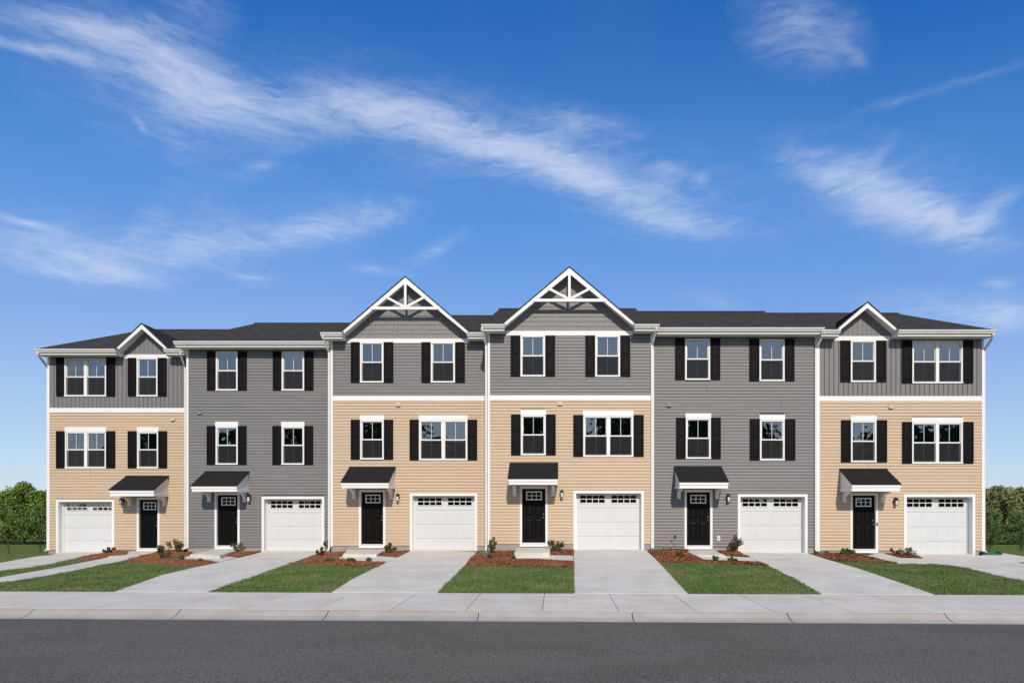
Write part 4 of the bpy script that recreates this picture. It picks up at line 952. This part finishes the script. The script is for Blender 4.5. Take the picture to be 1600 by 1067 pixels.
shrub(868, 862, .46, .30, 17, 'broad-leaved shrub right of the tallest stoop', leaves=26, mat=LEAFD)
shrub(1052, 858.5, .50, .28, 18, 'open airy shrub left of the right grey house door, below the tap', leaves=14)
shrub(1062, 870, .26, .20, 19, 'rounded brown-green low shrub left of the right grey house path', leaves=30)
shrub(1146, 863, .70, .32, 20, 'tall leggy bronze shrub between the right grey house door and garage', leaves=24, mat=LEAFR)
shrub(1117, 877.5, .17, .12, 21, 'green tuft in straw, left one of two before the right grey house path', mat=LEAFG, leafsz=.03)
shrub(1145, 879.5, .19, .17, 22, 'green tuft in straw, right one of two before the right grey house path', mat=LEAFG, leafsz=.03)
shrub(1320, 868.5, .24, .30, 23, 'low dark green mounded shrub left of the rightmost door', mat=LEAFG, leaves=34)
shrub(1401, 867.5, .28, .22, 24, 'small brownish shrub at the left foot of the rightmost garage', mat=LEAFR, leaves=18)
shrub(1419, 869.5, .34, .32, 25, 'pale white-flowered plant leaning over the rightmost driveway', flower=PETAL, leaves=8, mat=LEAFD)

# ------------------------------------------------------------------ trees
def tree_meshes(seed, h, r, base, nclump, per, leaf, mat, trunk_r):
    rs = random.Random(seed); tr = MB(); pts = []; x = y = 0
    for k in range(6):
        pts.append((x, y, h * .8 * k / 5)); x += rs.uniform(-.02, .02) * h; y += rs.uniform(-.02, .02) * h
    tr.tube(pts, [trunk_r * (1 - .15 * k) for k in range(6)], 7); cent = []
    for k in range(9):
        p0 = pts[1 + k % 4]; a = rs.uniform(0, 6.28); l = r * rs.uniform(.5, .8); p2 = (p0[0] + math.cos(a) * l, p0[1] + math.sin(a) * l, p0[2] + l * rs.uniform(.3, .9)); pm = tuple((Vector(p0) + Vector(p2)) / 2 + Vector((0, 0, .08 * l)))
        tr.tube([p0, pm, p2], [trunk_r * .4, trunk_r * .28, trunk_r * .1], 5)
    for k in range(nclump):
        for _ in range(50):
            a = rs.uniform(0, 6.28); zc = rs.uniform(0, 1); prof = math.sin(math.pi * min(1, (zc * .86 + .14))) ** .6; rr = r * prof * rs.uniform(.25, 1) ** .5
            q = Vector((math.cos(a) * rr, math.sin(a) * rr, base * h + (1 - base) * h * zc))
            wob = 1 + .22 * noise.noise(q * (1.4 / r) + Vector((seed * 3.1, 0, 0)))
            if rr <= r * prof * wob: break
        q.x *= wob; q.y *= wob; cent.append(tuple(q))
    V_ = leaf_cloud(cent, r * .19, per, leaf, seed); a = MB
    mt = bpy.data.meshes.new('trunk'); mt.from_pydata(tr.v, [], tr.f); mt.materials.append(BARK)
    return mt, np_mesh('crown', V_, 4, mat)
def put_tree(meshes, x, y, s, rz, label, group, name='tree', z=None, sz=1):
    z = G(x, y) - .05 if z is None else z; t = thing(name, label, 'tree', (x, y, z), group); t.scale = (s, s, s * sz); t.rotation_euler = (0, 0, rz)
    for nm, me in zip(('trunk', 'crown'), meshes): o = bpy.data.objects.new(nm, me); COL.objects.link(o); o.parent = t; OFF[o.name] = Vector((0, 0, 0))
    return t
TA = [tree_meshes(31 + k, 9, 3.6, .12, 150, 42, .22, CROWN1, .22) for k in range(3)]
TB = [tree_meshes(41 + k, 8.6, 4.2, .10, 150, 42, .22, CROWN2, .22) for k in range(2)]
TC = [tree_meshes(51 + k, 2.9, 1.0, .32, 60, 30, .07, CROWN3, .035) for k in range(2)]
def at(px, Y): return (px - VX) * Y / F
tl = random.Random(3)
LT = [(38, 104, 1.02, 'tallest bright green tree in the distance left of the row'), (5, 108, .86, 'distant bright green tree cut by the left frame edge'), (66, 112, .93, 'distant bright green tree touching the leftmost house corner')]
LT += [(a, b, c, 'bright green tree in the second row or beyond the left frame edge') for a, b, c in [(-30, 106, .95), (84, 106, .9), (20, 128, 1.0), (52, 130, .92), (-62, 110, 1.05), (-5, 132, 1.0), (-95, 108, .95), (78, 134, 1), (104, 112, .9), (-40, 140, 1.1), (125, 118, .95), (-130, 112, 1.0), (-170, 118, 1.1)]]
for k, (px, Y, s, lbl) in enumerate(LT): put_tree(TA[k % 3], at(px, Y), Y, s, tl.uniform(0, 6), lbl, 'distant trees left of the row')
RT = [(1562, 104, 1.0, 'broad rounded olive tree in the distance beside the rightmost house'), (1603, 106, 1.02, 'distant olive tree cut by the right frame edge')]
RT += [(a, b, c, 'olive tree in the second row or beyond the right frame edge') for a, b, c in [(1530, 108, .96), (1640, 104, .98), (1580, 128, 1.05), (1548, 130, 1.0), (1620, 130, 1.1), (1500, 112, .9), (1680, 110, 1.05), (1720, 112, 1.0), (1760, 118, 1.1), (1660, 134, 1.1), (1470, 116, .9)]]
for k, (px, Y, s, lbl) in enumerate(RT): put_tree((TB + TA[:1])[k % 3 if k != 0 else 0], at(px, Y), Y, s, tl.uniform(0, 6), lbl, 'distant trees right of the row')
for k, (px, Y, s, lbl) in enumerate([(14, 40, 1.05, 'slender young tree nearest the left frame edge'), (50, 42, 1.0, 'slender young tree, left one of two beside the leftmost house'), (63, 40, .98, 'slender young tree closest to the leftmost house corner')]):
    put_tree(TC[k % 2], at(px, 40), Y, s, k, lbl, 'young trees on the grass left of the row', name='young_tree')
for k, (px, s, lbl) in enumerate([(1546, .8, 'small young tree closest to the rightmost house corner'), (1563, .95, 'second small young tree from the rightmost house corner'), (1578, .85, 'third small young tree from the rightmost house corner'), (1592, .9, 'small young tree at the right frame edge'), (1612, .9, 'small young tree just beyond the right frame edge'), (1632, .85, 'small young tree farthest right of its row')]):
    put_tree(TC[k % 2], at(px, 44), 44 + k % 3, s, k * 2, lbl, 'young trees right of the row', name='young_tree')
# trees on the far side of the street, mirrored in the windows
TD = [tree_meshes(71 + k, 15, 5.0, .02, 150, 34, .5, CROWN3, .3) for k in range(2)]
for k in range(30):
    x = -60 + k * 4.2 + tl.uniform(-1.5, 1.5); put_tree(TD[k % 2], x, -38 - tl.uniform(0, 8), tl.uniform(.72, 1.12), tl.uniform(0, 6), 'tall green tree across the street, mirrored in the house windows', 'trees across the street', z=-.15)
